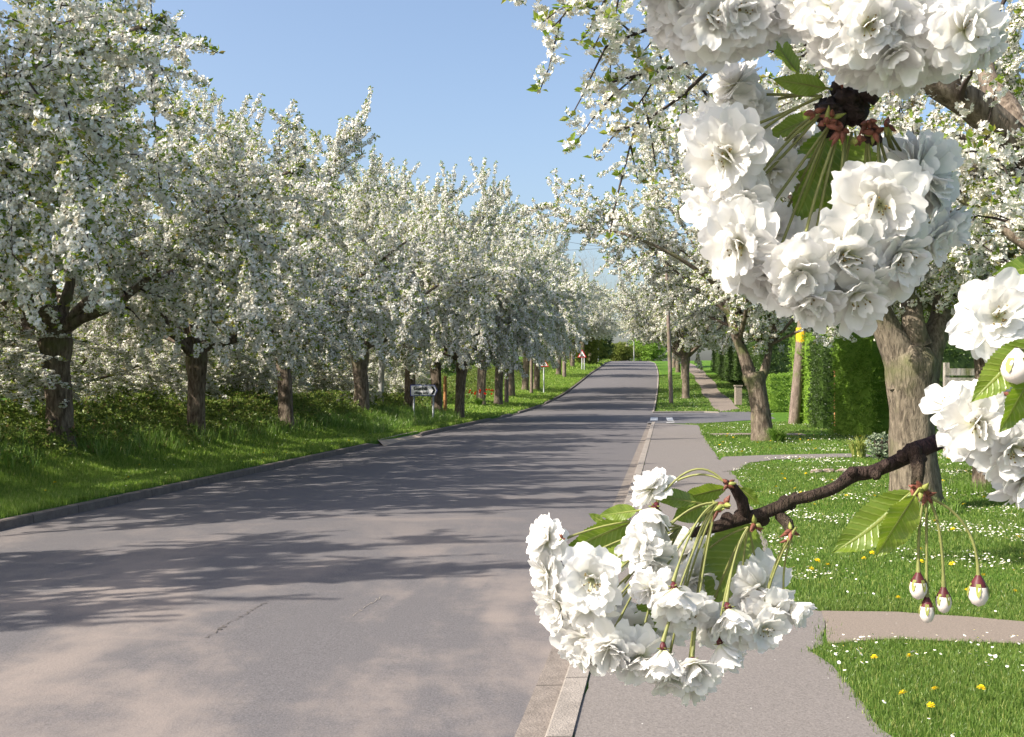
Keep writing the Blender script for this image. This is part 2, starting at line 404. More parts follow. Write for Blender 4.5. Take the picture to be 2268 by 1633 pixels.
for i in range(len(kp) - 1):
    (xa, ya), (xb, yb) = kp[i], kp[i + 1]
    m.add([(xa, ya, 0), (xb, yb, 0), (xb, yb + .22, 0), (xa, ya + .22, 0), (xa, ya, .13), (xb, yb, .13), (xb, yb + .22, .14), (xa, ya + .22, .14)], [(0, 1, 5, 4), (4, 5, 6, 7), (3, 7, 6, 2)])
kind(m.build("side_kerb", M_KERB), "structure")
fp = [(float(xr(y)) + 3.35 + .1 * math.sin(y * .4), y) for y in np.arange(52.5, 150, 4)] + [(float(xr(y)) + 4.75 + .12 * math.sin(y * .3), y) for y in np.arange(148, 52, -4)]
FOOT = fp
sheet("footpath", M_PATH, fp, .045, .06, 6)
DIRT = [G(836, 984), G(880, 972), G(925, 962), G(941, 969), G(905, 986), G(858, 990)]
m = MB(); q = [(x, y, gz(x, y) + .012) for x, y in DIRT]; m.add(q, [tuple(range(6))]); kind(m.build("dirt_patch", M_SAND), "structure")
# painted give-way dashes at the mouth of the side road
m = MB()
for (a, b, c, d) in (((1441, 927.5), (1457, 927.5), (1457, 934.5), (1440, 934.5)), ((1475, 927.5), (1489, 927.5), (1492, 934.5), (1478, 934.5)), ((1476, 938.3), (1494, 937.6), (1493.5, 938.6), (1476, 939.2))):
    m.add([(*G(*k), .05) for k in (a, b, c, d)], [(0, 1, 2, 3)])
kind(m.build("road_marking", M_MARK), "structure")
# cracks in the tarmac
def crack(pts, wd, seed):
    rr = random.Random(seed); m = MB(); V = []
    P2 = []
    for i in range(len(pts) - 1):
        a, b = np.array(G(*pts[i])), np.array(G(*pts[i + 1]))
        for j in range(14): P2.append(a + (b - a) * j / 14 + np.array([rr.uniform(-.02, .02), rr.uniform(-.03, .03)]))
    for i, p in enumerate(P2):
        ww = wd * (.25 + rr.random()) * math.sin(math.pi * (i + .5) / len(P2)) ** .5
        t = p[0] - float(xr(p[1])); z = float(np.interp(t, [-RW, -RW*.75, -RW/2, -RW*.25, 0], [-.01, .03, .05, .03, 0])) + .004
        V += [(p[0] - ww * .5, p[1] - ww, z), (p[0] + ww * .5, p[1] + ww, z)]
    m.add(V, [(2 * i, 2 * i + 1, 2 * i + 3, 2 * i + 2) for i in range(len(P2) - 1)])
    return m
M_CRACK = m_plain("crack dirt", (.09, .08, .075), .95, .4, 30)
kind(crack([(455, 1428), (505, 1395), (560, 1362), (600, 1342)], .010, 1).build("road_crack", M_CRACK), "structure")
kind(crack([(770, 1380), (815, 1350), (850, 1325)], .008, 2).build("road_crack", M_KERB), "structure")
# ------------------------------------------------------------------ clump templates for blossom and leaves
def rot_rand(rs, n):
    q = rs.normal(size=(n, 4)); q /= np.linalg.norm(q, axis=1)[:, None]
    w_, x, y, z = q.T
    return np.stack([np.stack([1-2*(y*y+z*z), 2*(x*y-z*w_), 2*(x*z+y*w_)], -1), np.stack([2*(x*y+z*w_), 1-2*(x*x+z*z), 2*(y*z-x*w_)], -1), np.stack([2*(x*z-y*w_), 2*(y*z+x*w_), 1-2*(x*x+y*y)], -1)], 1)
def frame(d, rs):
    d = d / np.linalg.norm(d); a = rs.normal(size=3); u = np.cross(d, a); u /= np.linalg.norm(u); return u, np.cross(d, u), d
def clump_template(seed, nfl, nleaf, rad=.062, fr=.026, leaf=.07, hi=False):
    rs = np.random.RandomState(seed); V, Fc, Mi = [], [], []
    for i in range(nfl):
        d = rs.normal(size=3); d /= np.linalg.norm(d); d[2] -= .25
        u, v, n = frame(d, rs); c = n * rad * rs.uniform(.55, 1.05); r = fr * rs.uniform(.8, 1.2); b = len(V)
        V.append(c)
        if hi:
            for k in range(5):
                for da, rr, up in ((-.5, .75, .5), (0, 1.05, .55 + rs.uniform(-.2, .2)), (.5, .75, .5)):
                    an = 2 * math.pi * (k + da * .8) / 5
                    V.append(c + (u * math.cos(an) + v * math.sin(an)) * r * rr + n * r * up)
                q = b + 1 + 3 * k; Fc += [(b, q, q + 1), (b, q + 1, q + 2)]; Mi += [0, 0]
        else:
            for k in range(4):
                an = math.pi / 2 * k + rs.uniform(-.3, .3)
                V.append(c + (u * math.cos(an) + v * math.sin(an)) * r * rs.uniform(.8, 1.25) + n * r * rs.uniform(.2, .7))
            Fc += [(b, b + 1 + k, b + 1 + (k + 1) % 4) for k in range(4)]; Mi += [0] * 4
    for i in range(nleaf):
        d = rs.normal(size=3); d[2] = abs(d[2]) * .8 - .2
        u, v, n = frame(d, rs); L = leaf * rs.uniform(.7, 1.3); wd = L * .24; b = len(V); c = n * rad * .3
        droop = np.array([0, 0, -1]) * L * rs.uniform(.0, .3)
        V += [c, c + n * L * .5 + u * wd + v * wd * .35, c + n * L + droop, c + n * L * .5 - u * wd + v * wd * .35]
        Fc += [(b, b + 1, b + 2), (b, b + 2, b + 3)]; Mi += [1, 1]
    return np.array(V), np.array(Fc), np.array(Mi)
def scatter(mb, templates, pts, scales, seed):
    rs = np.random.RandomState(seed); pts = np.asarray(pts); ch = rs.randint(0, len(templates), len(pts))
    for k, (V, Fc, Mi) in enumerate(templates):
        s = np.where(ch == k)[0]
        if not len(s): continue
        ang = rs.uniform(0, 2 * math.pi, len(s)); tx, ty = rs.normal(0, .35, (2, len(s)))
        ca, sa = np.cos(ang), np.sin(ang)
        Rz = np.zeros((len(s), 3, 3)); Rz[:, 0, 0] = ca; Rz[:, 0, 1] = -sa; Rz[:, 1, 0] = sa; Rz[:, 1, 1] = ca; Rz[:, 2, 2] = 1
        Rx = np.zeros_like(Rz); Rx[:, 0, 0] = 1; Rx[:, 1, 1] = np.cos(tx); Rx[:, 1, 2] = -np.sin(tx); Rx[:, 2, 1] = np.sin(tx); Rx[:, 2, 2] = np.cos(tx)
        Rr = np.einsum('nij,njk->nik', Rz, Rx)
        W = np.einsum('nij,vj->nvi', Rr, V) * np.asarray(scales)[s][:, None, None] + pts[s][:, None, :]
        FF = (Fc[None] + (np.arange(len(s)) * len(V))[:, None, None]).reshape(-1, 3)
        mb.add(W.reshape(-1, 3), FF, np.tile(Mi, len(s)))
T_FAR = [clump_template(10 + i, (18, 16, 17, 15, 9)[i], (1, 3, 3, 1, 7)[i], .058, .0245, .08) for i in range(5)]
T_HI = [clump_template(30 + i, (17, 15, 16, 14, 9)[i], (0, 2, 3, 1, 5)[i], .055, .0245, .08, True) for i in range(5)]
T_TIP = [clump_template(50 + i, 2, 7, .03, .022, .08) for i in range(3)]
T_LEAF = [clump_template(70 + i, 0, 12, .05, .02, .09) for i in range(4)]
for t in T_LEAF: t[2][:] = 0
# ------------------------------------------------------------------ trees
UP = Vector((0, 0, 1))
def grow(p, d, L, n, trop, wig, rg):
    pts = [p.copy()]; d = d.normalized()
    for i in range(n):
        d = (d + UP * (trop / n) + Vector((rg.gauss(0, wig), rg.gauss(0, wig), rg.gauss(0, wig)))).normalized()
        p = p + d * (L / n); pts.append(p.copy())
    return pts
def along(pts, f):
    q = f * (len(pts) - 1); i = min(int(q), len(pts) - 2); return pts[i].lerp(pts[i + 1], q - i), (pts[i + 1] - pts[i]).normalized()
def plen(pts): return sum((pts[i + 1] - pts[i]).length for i in range(len(pts) - 1))
def make_tree(seed, H=8.2, fork=1.9, R=4.2, r0=.2, trunk=None, limbs=None, n_out=6, n_in=4, dens=1.0, hi=False, auto_limbs=True, zmin=1.15, bark=None, rough=.16, blossom=True, clump=1.0, skirt=0, el0=8, taper=0.0, auto_at=None):
    """returns (wood mesh, crown mesh), base at the origin"""
    rg = random.Random(seed); wood = MB()
    def clear(ps, slack): return all(v.z >= zmin - slack + taper * max(0, math.hypot(v.x, v.y) - 1.2) for v in ps)
    if trunk is None:
        lx, ly = rg.uniform(-.12, .12), rg.uniform(-.12, .12)
        trunk = [(0, 0, -.25, r0 * 1.35), (0, 0, .0, r0 * 1.2), (lx * .1, ly * .1, .2, r0 * 1.03), (lx * .4, ly * .4, fork * .45, r0 * .95), (lx * .8, ly * .8, fork * .75, r0), (lx, ly, fork * .95, r0 * 1.2), (lx, ly, fork * 1.1, r0 * 1.0)]
    # resample the trunk finely for bark relief
    tp = []
    for i in range(len(trunk) - 1):
        k = max(2, int(abs(trunk[i + 1][2] - trunk[i][2]) / .09))
        for j in range(k): tp.append([trunk[i][c] + (trunk[i + 1][c] - trunk[i][c]) * j / k for c in range(4)])
    tp.append(list(trunk[-1]))
    wood.tube([Vector(t[:3]) for t in tp], [t[3] for t in tp], 18, 0, rough, seed)
    top = Vector(trunk[-1][:3]); rt = trunk[-1][3]
    L1 = []
    for lim in (limbs or []):
        pts = [Vector(q) for q in lim[0]]; r_a, r_b = lim[1]
        fine = []
        for i in range(len(pts) - 1):
            a0, b0, c0, d0 = pts[max(i-1, 0)], pts[i], pts[i+1], pts[min(i+2, len(pts)-1)]
            for j in range(6):
                t = j / 6; fine.append(.5 * ((2*b0) + (c0-a0)*t + (2*a0-5*b0+4*c0-d0)*t*t + (3*b0-a0-3*c0+d0)*t**3))
        fine.append(pts[-1])
        L1.append((fine, r_a, r_b, lim[2] if len(lim) > 2 else .3))
    cz = (H + fork) * .5; lim_n = len(L1)
    if auto_limbs:
        az0 = rg.uniform(0, 6.28)
        for i in range(n_out + n_in):
            inner = i >= n_out
            az = az0 + 2 * math.pi * (i % n_out) / n_out + rg.uniform(-.3, .3) + (.5 if inner else 0)
            el = math.radians(rg.uniform(38, 74) if inner else rg.uniform(el0, 42))
            d = Vector((math.cos(az) * math.cos(el), math.sin(az) * math.cos(el), math.sin(el)))
            Lm = (H - fork) * rg.uniform(.86, 1.0) * (1.0 if el > 1 else .92) if inner else R * rg.uniform(.9, 1.12)
            st = top - UP * rg.uniform(.0, .25) * fork * .5 + Vector((d.x, d.y, 0)) * rt * .4
            if auto_at: st = Vector(auto_at[i % len(auto_at)])
            pts = grow(st, d, Lm, 9, rg.uniform(-.1, .25) if inner else rg.uniform(-.25, .75), .07, rg)
            L1.append((pts, rt * rg.uniform(.38, .55) * (.5 if auto_at else 1), .018, .22))
    L2, spots, tips = [], [], []
    def lay(pts, f0, step, sc=1.0, jit=.035):
        L = plen(pts); k = max(1, int(L * (1 - f0) / step))
        for j in range(k):
            p, d = along(pts, f0 + (1 - f0) * (j + rg.random()) / k)
            spots.append((p.x + rg.gauss(0, jit), p.y + rg.gauss(0, jit), p.z + rg.gauss(0, jit), sc * rg.uniform(.7, 1.25)))
    for pts, ra, rb, f0 in L1:
        L = plen(pts); nn = len(pts)
        wood.tube(pts, [ra + (rb - ra) * (i / (nn - 1)) ** .7 for i in range(nn)], 9 if ra > .06 else 6, 0 if ra > .05 else 1, rough * .7, seed + 3, rf=2.0)
        k = int(L * (1 - f0) / (.42 / dens ** .5))
        for j in range(k):
            f = f0 + (1 - f0) * (j + rg.random() * .8) / k
            p, d = along(pts, min(f, .99)); ax = d.orthogonal().normalized(); ax.rotate(Matrix.Rotation(rg.uniform(0, 6.28), 3, d))
            dd = d.copy(); dd.rotate(Matrix.Rotation(math.radians(rg.uniform(38, 70)), 3, ax))
            l2 = rg.uniform(.9, 1.9) * (1.15 - .5 * f) * R / 4.2 * (.5 if ra < .045 and lim_n and pts is not None and (pts, ra) and any(pts is q_[0] for q_ in L1[:lim_n]) else 1)
            q = grow(p, dd, l2, 5, rg.uniform(-1.1, .45) if p.z < fork + 1.6 else rg.uniform(-.5, .5), .1, rg)
            if not clear(q, 0): q = grow(p, Vector((dd.x, dd.y, abs(dd.z) + .1)), l2, 5, .1 + taper, .1, rg)
            if not clear(q, .3): continue
            r2 = max(.008, (ra + (rb - ra) * f) * .32)
            wood.tube(q, [r2 + (.006 - r2) * i / 5 for i in range(6)], 4, 1, cap=False)
            L2.append(q)
        lay(pts, max(.4, f0), .10)
        L2.append(pts[int(nn * .55):])
    if skirt:      # long shoots hanging from the outer limbs
        for pts, ra, rb, f0 in L1:
            if pts[-1].z > cz + .6: continue
            for j in range(skirt):
                p, d = along(pts, rg.uniform(.42, .98))
                if p.z < zmin + .5: continue
                dd = Vector((d.x * .5 + rg.gauss(0, .5), d.y * .5 + rg.gauss(0, .5), rg.uniform(-.5, .1)))
                q = grow(p, dd, min(1.9, max(.5, (p.z - zmin) * rg.uniform(.8, 1.25))), 6, -2.2, .1, rg)
                if not clear(q, .35): continue
                wood.tube(q, [.012 + (.005 - .012) * i / 6 for i in range(7)], 4, 1, cap=False); L2.append(q)
    for q in L2:
        L = plen(q); k = max(2, int(L / (.2 / dens ** .5)))
        lay(q, .15, .095 / dens)
        for j in range(k):
            p, d = along(q, min(.99, .1 + .9 * (j + rg.random()) / k)); ax = d.orthogonal().normalized(); ax.rotate(Matrix.Rotation(rg.uniform(0, 6.28), 3, d))
            dd = d.copy(); dd.rotate(Matrix.Rotation(math.radians(rg.uniform(30, 75)), 3, ax))
            hgt = (p.z - cz) / (H - cz)
            dd = (dd + UP * (.55 * hgt + rg.uniform(-.2, .35))).normalized()
            l3 = rg.uniform(.28, .75) * (1.35 if hgt > .5 and rg.random() < .35 else 1)
            if hgt > .45 and rg.random() < .12: l3 = rg.uniform(.8, 1.5); dd = (dd + UP * .7).normalized()
            s = grow(p, dd, l3, 3, .2 if hgt > 0 else -.25, .08, rg)
            if not clear(s, .45): continue
            wood.tube(s, [.010, .008, .006, .005], 3, 1, cap=False)
            if blossom: lay(s, .08, .085 / dens, 1.0, .018); tips.append(s[-1])
        if blossom: tips.append(q[-1])
    wm = wood.mesh("trunk", [bark or M_BARK, M_TWIG], True)
    if not blossom: return wm, None
    cb = MB(); sp = np.array(spots)
    scatter(cb, T_HI if hi else T_FAR, sp[:, :3], sp[:, 3] * clump, seed + 5)
    tp = np.array([tuple(t) for t in tips]); scatter(cb, T_TIP, tp, np.full(len(tp), 1.0 * clump), seed + 6)
    return wm, cb.mesh("crown", [M_BLOSSOM, M_TREELEAF])
def put_tree(meshes, x, y, label, group, s=1.0, rz=0.0, z=None, name="cherry_tree", sz=1.0, sy=1.0):
    t = empty(name, (x, y, gz(x, y) if z is None else z), label, "tree", group)
    t.rotation_euler = (0, 0, rz); t.scale = (s, s * sy, s * sz)
    for nm, me in zip(("trunk", "crown"), meshes):
        if me is None: continue
        o = bpy.data.objects.new(nm, me); COL.objects.link(o); o.parent = t
    return t
PK = dict(n_out=8, n_in=8, dens=1.25, skirt=3, zmin=1.75)
PROTO = [make_tree(101, 7.8, 1.9, 4.2, .20, **PK), make_tree(102, 8.1, 1.95, 4.4, .22, **PK), make_tree(103, 7.7, 2.1, 4.0, .19, **PK), make_tree(104, 8.2, 2.0, 4.3, .18, **PK),
         make_tree(105, 8.2, 2.4, 4.3, .19, n_out=8, n_in=8, dens=1.2, zmin=2.4, taper=.35), make_tree(106, 6.6, 1.1, 4.3, .16, n_out=9, n_in=4, dens=1.2, skirt=8, zmin=.55),
         make_tree(107, 8.2, 2.0, 4.2, .18, n_out=8, n_in=8, dens=1.25, zmin=1.35, taper=1.0, skirt=1, el0=22), make_tree(108, 8.2, 2.0, 4.3, .185, n_out=8, n_in=8, dens=1.3, zmin=1.75, skirt=2, el0=14)]
def left_at(px, d):
    r = (px - CX) / F; Z = (RW + .68 + d) / (.146 - r); return r * Z, Z
LG, RG, BG = "cherry trees in the row along the left verge", "cherry trees along the right hand verge", "cherry trees standing behind the left row"
LEFT = [  # px, offset from kerb, proto, scale, stretch, rz, label
 (135, 2.7, 1, .98, .95, .3, "white cherry tree with dark forked trunk nearest the left edge of the photo"),
 (435, 2.6, 0, .96, .92, 2.1, "white cherry tree whose thick trunk ends in a stump with a short side limb"),
 (635, 2.4, 2, 1.04, 1.0, 4.0, "white cherry tree with shaded trunk, third from the left edge"),
 (803, 2.6, 1, 1.06, 1.0, 5.1, "white cherry tree directly left of the grey pole in the verge"),
 (906, 2.7, 7, 1.14, 1.02, 1.2, "white cherry tree with leaning trunk behind the left end of the direction sign"),
 (968, 2.3, 7, 1.2, 1.05, 3.3, "white cherry tree with dark trunk behind the arrow end of the direction sign"),
 (1017, .9, 7, 1.04, 1.05, .2, "white cherry tree with pale grey trunk standing close to the kerb right of the sign"),
 (1065, 2.6, 7, 1.28, 1.05, 2.6, "white cherry tree behind the red tulips on the left verge"),
 (1103, 2.0, 7, 1.27, 1.05, 4.4, "white cherry tree just left of the nearest brown pole on the left verge"),
 (1133, 2.6, 7, 1.3, 1.05, .9, "white cherry tree just right of the nearest brown pole on the left verge"),
 (1163, 2.8, 4, 1.28, 1.0, 3.9, "white cherry tree between two brown poles on the left verge"),
 (1188, 2.2, 4, 1.22, 1.0, 5.5, "white cherry tree just before the first triangular sign"),
 (1237, 2.6, 4, 1.22, .95, 1.7, "white cherry tree on the slope beyond the first triangular sign"),
 (1268, 2.8, 4, 1.15, .95, 2.9, "white cherry tree near the second triangular sign up the slope"),
 (1292, 2.6, 4, 1.15, .95, 0.4, "small far white cherry tree before the hilltop on the left"),
 (1308, 2.6, 4, 1.15, .95, 1.4, "last white cherry tree of the left row before the hilltop"),
]
for px, d, pr, s, sz, rz, lb in LEFT:
    x, y = left_at(px, d)
    put_tree(PROTO[pr], x, y, lb, LG, s, (0 if int(rz * 10) % 2 else math.pi) + .25 * math.sin(rz * 9), sz=sz, sy=.66)
put_tree(PROTO[1], -8.7, 12.4, "big white cherry crown filling the top left corner of the photo", LG, 1.1, .2, sy=.6)
put_tree(PROTO[2], -8.7, 6.5, "white cherry tree outside the left edge casting the nearest shadow on the road", LG, .98, 3.3, sy=.48)
for i, (d, Z, pr, s, rz, lb) in enumerate([(6.8, 17.5, 5, 1.0, 1, "low white cherry tree behind the leftmost trunk of the row"), (7.0, 24, 5, 1.0, 2.3, "white cherry tree behind the stump topped trunk"), (7.2, 30, 5, 1.0, 4, "white cherry tree behind the third trunk from the left"),
        (7.0, 37, 5, 1.0, 5.2, "white cherry tree behind the grey pole"), (7.8, 46, 5, .95, .4, "white cherry tree in the second row behind the direction sign"), (8.2, 57, 5, .95, 3, "far white cherry tree of the second row behind the tulips")]):
    put_tree(PROTO[pr], float(xr(Z)) - RW - d, Z, lb, BG, s, rz, sz=.54)
# right row: trees with the trunk shapes of the photo
def loc(base, pts): return [tuple(P(*p) - base) for p in pts]
b = Vector((*G(2030, 1132), 0)); b.z = gz(b.x, b.y); Zb = b.y
r1t = [(0, 0, -.3, .46), (0, 0, 0, .375), (-.01, 0, .18, .305), (-.03, 0, .55, .275), (-.05, 0, 1.0, .26), (-.06, 0, 1.35, .27), (-.06, 0, 1.65, .30), (-.05, 0, 1.85, .31), (-.03, 0, 2.0, .2)]
R1 = make_tree(201, 6.8, 2.0, 3.0, .3, trunk=r1t, limbs=[
    (loc(b, [(2012, 850, Zb), (1990, 780, Zb), (1958, 715, Zb), (1925, 640, Zb - .1), (1890, 480, Zb - .3), (1850, 300, Zb - .5), (1800, 120, Zb - .4)]), (.27, .05), .3),
    (loc(b, [(2035, 850, Zb + .1), (2058, 780, Zb + .1), (2082, 710, Zb + .2), (2100, 600, Zb + .5), (2140, 430, Zb + .9), (2200, 200, Zb + 1.2)]), (.25, .04), .3),
    (loc(b, [(2030, 760, Zb), (2020, 690, Zb), (2010, 520, Zb + .8), (1990, 300, Zb + 1.6), (1960, 60, Zb + 2)]), (.19, .04), .3),
    (loc(b, [(1965, 730, Zb), (1880, 600, Zb + .6), (1760, 480, Zb + 1.2), (1640, 420, Zb + 1.8)]), (.12, .03), .3)], n_out=5, n_in=2, hi=True, bark=M_BARKPALE, rough=.13, zmin=2.7, el0=28, dens=1.2, auto_at=loc(b, [(1925, 640, Zb - .1), (2095, 630, Zb + .4), (2014, 600, Zb + .4)]))
put_tree(R1, b.x, b.y, "cherry tree with thick pale ridged trunk forking behind the blossom ring", RG, z=b.z)
b = Vector((*G(1690, 979), 0)); b.z = gz(b.x, b.y); Zb = b.y
def mpx(px, py, r): q = P(px, py, Zb) - b; return (q.x, q.y, q.z, r)
r2t = [mpx(1692, 1000, .40), mpx(1691, 978, .34), mpx(1688, 950, .28), mpx(1683, 900, .25), mpx(1676, 860, .25), mpx(1670, 835, .30), mpx(1668, 825, .26)]
R2 = make_tree(202, 8.5, 1.9, 4.0, .25, trunk=r2t, limbs=[
    (loc(b, [(1666, 850, Zb), (1648, 790, Zb), (1630, 745, Zb), (1600, 640, Zb), (1560, 500, Zb - .5), (1520, 380, Zb - .5)]), (.21, .03), .3),
    (loc(b, [(1680, 850, Zb), (1695, 815, Zb), (1705, 770, Zb), (1730, 660, Zb + .5), (1750, 500, Zb + 1)]), (.17, .03), .3),
    (loc(b, [(1600, 640, Zb), (1500, 570, Zb - .5), (1390, 520, Zb - .6), (1290, 500, Zb - .4), (1215, 455, Zb)]), (.07, .012), .15)], n_out=8, n_in=9, zmin=2.4, el0=20, dens=1.2, auto_at=loc(b, [(1636, 755, Zb), (1706, 765, Zb), (1618, 700, Zb), (1716, 715, Zb + .25)]))
put_tree(R2, b.x, b.y, "cherry tree with dark trunk forking in a V beside the daisy lawn", RG, z=b.z)
RT = [(2178, 1100, None, 4, .82, .3, "dark cherry trunk in long grass behind the blossoms at the right edge"),
      (None, 69, 11.4, 6, 1.32, 1.3, "cherry tree with stout dark trunk on the verge beyond the side road"),
      (None, 81, 13.4, 6, 1.3, 2.2, "white cherry tree next up the right verge after the stout trunk"), (None, 93, 15.2, 4, 1.2, 4.2, "white cherry tree halfway up the right verge"),
      (None, 106, 16.7, 4, 1.2, 5.0, "white cherry tree high on the right verge"), (None, 121, 18.6, 4, 1.2, .2, "last white cherry tree near the top of the right verge")]
for px, py, x, pr, s, rz, lb in RT:
    if px: x, y = G(px, py)
    else: y = py
    put_tree(PROTO[pr], x, y, lb, RG, s, rz)
# the tree whose trunk stands right of the frame: its thick limb and hanging sprays cross the top right
b = Vector((5.9, 8.6, gz(5.9, 8.6))); Zb = 8.6
RX = make_tree(204, 6.0, 1.9, 3.0, .28, dens=.8, limbs=[
    (loc(b, [(2560, 640, Zb), (2400, 460, Zb - .1), (2268, 335, Zb - .2), (2170, 245, Zb - .3), (2075, 185, Zb - .4), (1980, 120, Zb - .4), (1840, 40, Zb - .6), (1700, -40, Zb - .8)]), (.2, .07), .45),
    (loc(b, [(2268, 330, Zb), (2230, 240, Zb + .3), (2190, 180, Zb + .6), (2170, 60, Zb + 1), (2150, -100, Zb + 1.3)]), (.13, .05), .4),
    (loc(b, [(1840, 40, Zb - .6), (1700, 70, Zb - .8), (1560, 130, Zb - .9), (1440, 160, Zb - .9), (1345, 185, Zb - .9)]), (.03, .008), .3),
    (loc(b, [(1700, 70, Zb - .8), (1580, 150, Zb - .6), (1500, 220, Zb - .5), (1420, 270, Zb - .5), (1350, 295, Zb - .5)]), (.022, .006), .3),
    (loc(b, [(1760, -20, Zb - .7), (1600, 20, Zb - 1), (1450, 60, Zb - 1), (1340, 105, Zb - 1)]), (.03, .008), .25),
    (loc(b, [(1700, -40, Zb - .8), (1500, -50, Zb - 1), (1330, -15, Zb - 1.1), (1130, -8, Zb - 1.2)]), (.03, .007), .2)], auto_limbs=True, n_out=5, n_in=2, hi=True, bark=M_BARK, zmin=2.6)
put_tree(RX, b.x, b.y, "cherry tree at the right edge whose thick mossy limb slants across the top right", RG, z=b.z)
# ------------------------------------------------------------------ hedges, shrubs, undergrowth
def surface_leaves(mb, x0, x1, y0, y1, z0, z1, n, sc, seed, round_=.15):
    rs = np.random.RandomState(seed); A = [(x1-x0)*(z1-z0), (x1-x0)*(z1-z0), (y1-y0)*(z1-z0), (y1-y0)*(z1-z0), (x1-x0)*(y1-y0)]
    f = rs.choice(5, n, p=np.array(A) / sum(A)); u, v = rs.rand(2, n)
    x = np.where(f == 2, x0, np.where(f == 3, x1, x0 + u * (x1 - x0)))
    y = np.where(f == 0, y0, np.where(f == 1, y1, y0 + np.where(f >= 4, v, u) * (y1 - y0)))
    z = np.where(f == 4, z1, z0 + v * (z1 - z0))
    x = x + rs.normal(0, .05, n); y = y + rs.normal(0, .05, n); z = z + rs.normal(0, .05, n)
    bul = np.array([mnoise.noise(Vector((a * .9, b_ * .9, c * .9))) for a, b_, c in zip(x, y, z)]) * round_
    cx, cy = (x0 + x1) / 2, (y0 + y1) / 2
    x += np.where(f == 2, -bul, np.where(f == 3, bul, 0)); y += np.where(f == 0, -bul, np.where(f == 1, bul, 0)); z += np.where(f == 4, bul, 0)
    scatter(mb, T_LEAF, np.stack([x, y, z], -1), sc * rs.uniform(.6, 1.3, n), seed)
def hedge(x0, x1, y0, y1, top, n, mat, label, sc=.6, seed=0, rz=0, name="hedge", group=None):
    cx, cy = (x0 + x1) / 2, (y0 + y1) / 2; z = gz(cx, cy) - .05; mb = MB()
    w_, d_ = (x1 - x0) / 2, (y1 - y0) / 2
    mb.box((0, 0, (top - z) / 2), (2 * w_ - .14, 2 * d_ - .14, top - z - .1))
    surface_leaves(mb, -w_, w_, -d_, d_, 0, top - z, n, sc, seed)
    o = mb.build(name, mat); o.location = (cx, cy, z); o.rotation_euler = (0, 0, rz)
    return tag(o, label, "hedge", group)
HG = "hedges of the gardens on the right"
hedge(9.5, 10.75, 29.0, 30.7, 2.95, 5200, M_HEDGE, "tall clipped green hedge block nearest the pale thick trunk", .5, 1, .38, group=HG)
hedge(10.0, 10.7, 34.0, 35.4, 2.9, 2200, M_DARKHEDGE, "dark evergreen bush squeezed between the two bright tall hedges", .55, 2, group=HG)
hedge(10.5, 12.3, 37.2, 39.2, 3.25, 5000, M_HEDGE, "tall clipped bright hedge just right of the wooden utility pole", .5, 3, .3, group=HG)
hedge(12.6, 15.5, 51.5, 53.5, 1.9, 4000, M_HEDGE, "low trimmed hedge beyond the side road behind the utility pole", .65, 4, group=HG)
hedge(13.2, 19.0, 56.0, 59.0, 5.2, 7000, M_DARKHEDGE, "dark tall evergreen screen behind the low trimmed hedge", .9, 5, group=HG)
hedge(18.3, 20.6, 70, 112, 6.2, 9000, M_DARKHEDGE, "dark hedge running uphill beside the footpath", .8, 6, -.14, group=HG)
hedge(9.6, 20, 24.5, 26.3, 4.5, 9000, M_DARKHEDGE, "dark garden hedge behind the grey slat fence at the right edge", .8, 8, group=HG)
def hedge_run(pts, width, ht, n, mat, label, seed, sc=.8, name="hedge"):
    rs = np.random.RandomState(seed); mb = MB(); P0 = np.array(pts[0])
    for i in range(len(pts) - 1):
        a, b_ = np.array(pts[i]), np.array(pts[i + 1]); L = np.linalg.norm(b_ - a); k = int(n * L / sum(np.linalg.norm(np.array(pts[j + 1]) - np.array(pts[j])) for j in range(len(pts) - 1)))
        u = rs.rand(k); off = rs.normal(0, 1, k); t = (b_ - a) / L; nn = np.array([-t[1], t[0]])
        q = a[None] + u[:, None] * (b_ - a)[None] + nn[None] * (np.clip(off, -1.6, 1.6) * width * .5)[:, None]
        hh = ht * np.sqrt(np.clip(1 - (off / 2.0) ** 2, .1, 1)) * (.68 + .75 * np.array([mnoise.noise(Vector((x * .5, y * .5, seed))) for x, y in q]))
        z = ground_h(q[:, 0], q[:, 1]) + hh * rs.rand(k) ** .55
        scatter(mb, T_LEAF, np.stack([q[:, 0] - P0[0], q[:, 1] - P0[1], z], -1), sc * rs.uniform(.6, 1.4, k), seed + i)
    o = mb.build(name, mat); o.location = (P0[0], P0[1], 0); return o
def lx(y, d): return (float(xr(y)) - RW - d, y)
tag(hedge_run([lx(y, 12) for y in (12, 25, 40, 60, 80, 100)], 2.0, 3.6, 16000, M_DARKHEDGE, "", 21, 1.3), "dark green field hedge far behind the left row of trees", "hedge")
kind(hedge_run([lx(y, 4.2) for y in (9, 16, 24, 32, 38, 43)], 2.0, .95, 11000, M_UNDER, "", 22, .75, "undergrowth"), "stuff")
kind(hedge_run([lx(y, 2.9) for y in (13, 20, 28, 34, 40)], 1.0, .4, 4000, M_UNDER, "", 23, .6, "undergrowth"), "stuff")
kind(hedge_run([lx(y, 6.5) for y in (44, 55, 70, 85, 100, 120)], 2.6, 1.4, 9000, M_UNDER, "", 24, 1.0, "undergrowth"), "stuff")
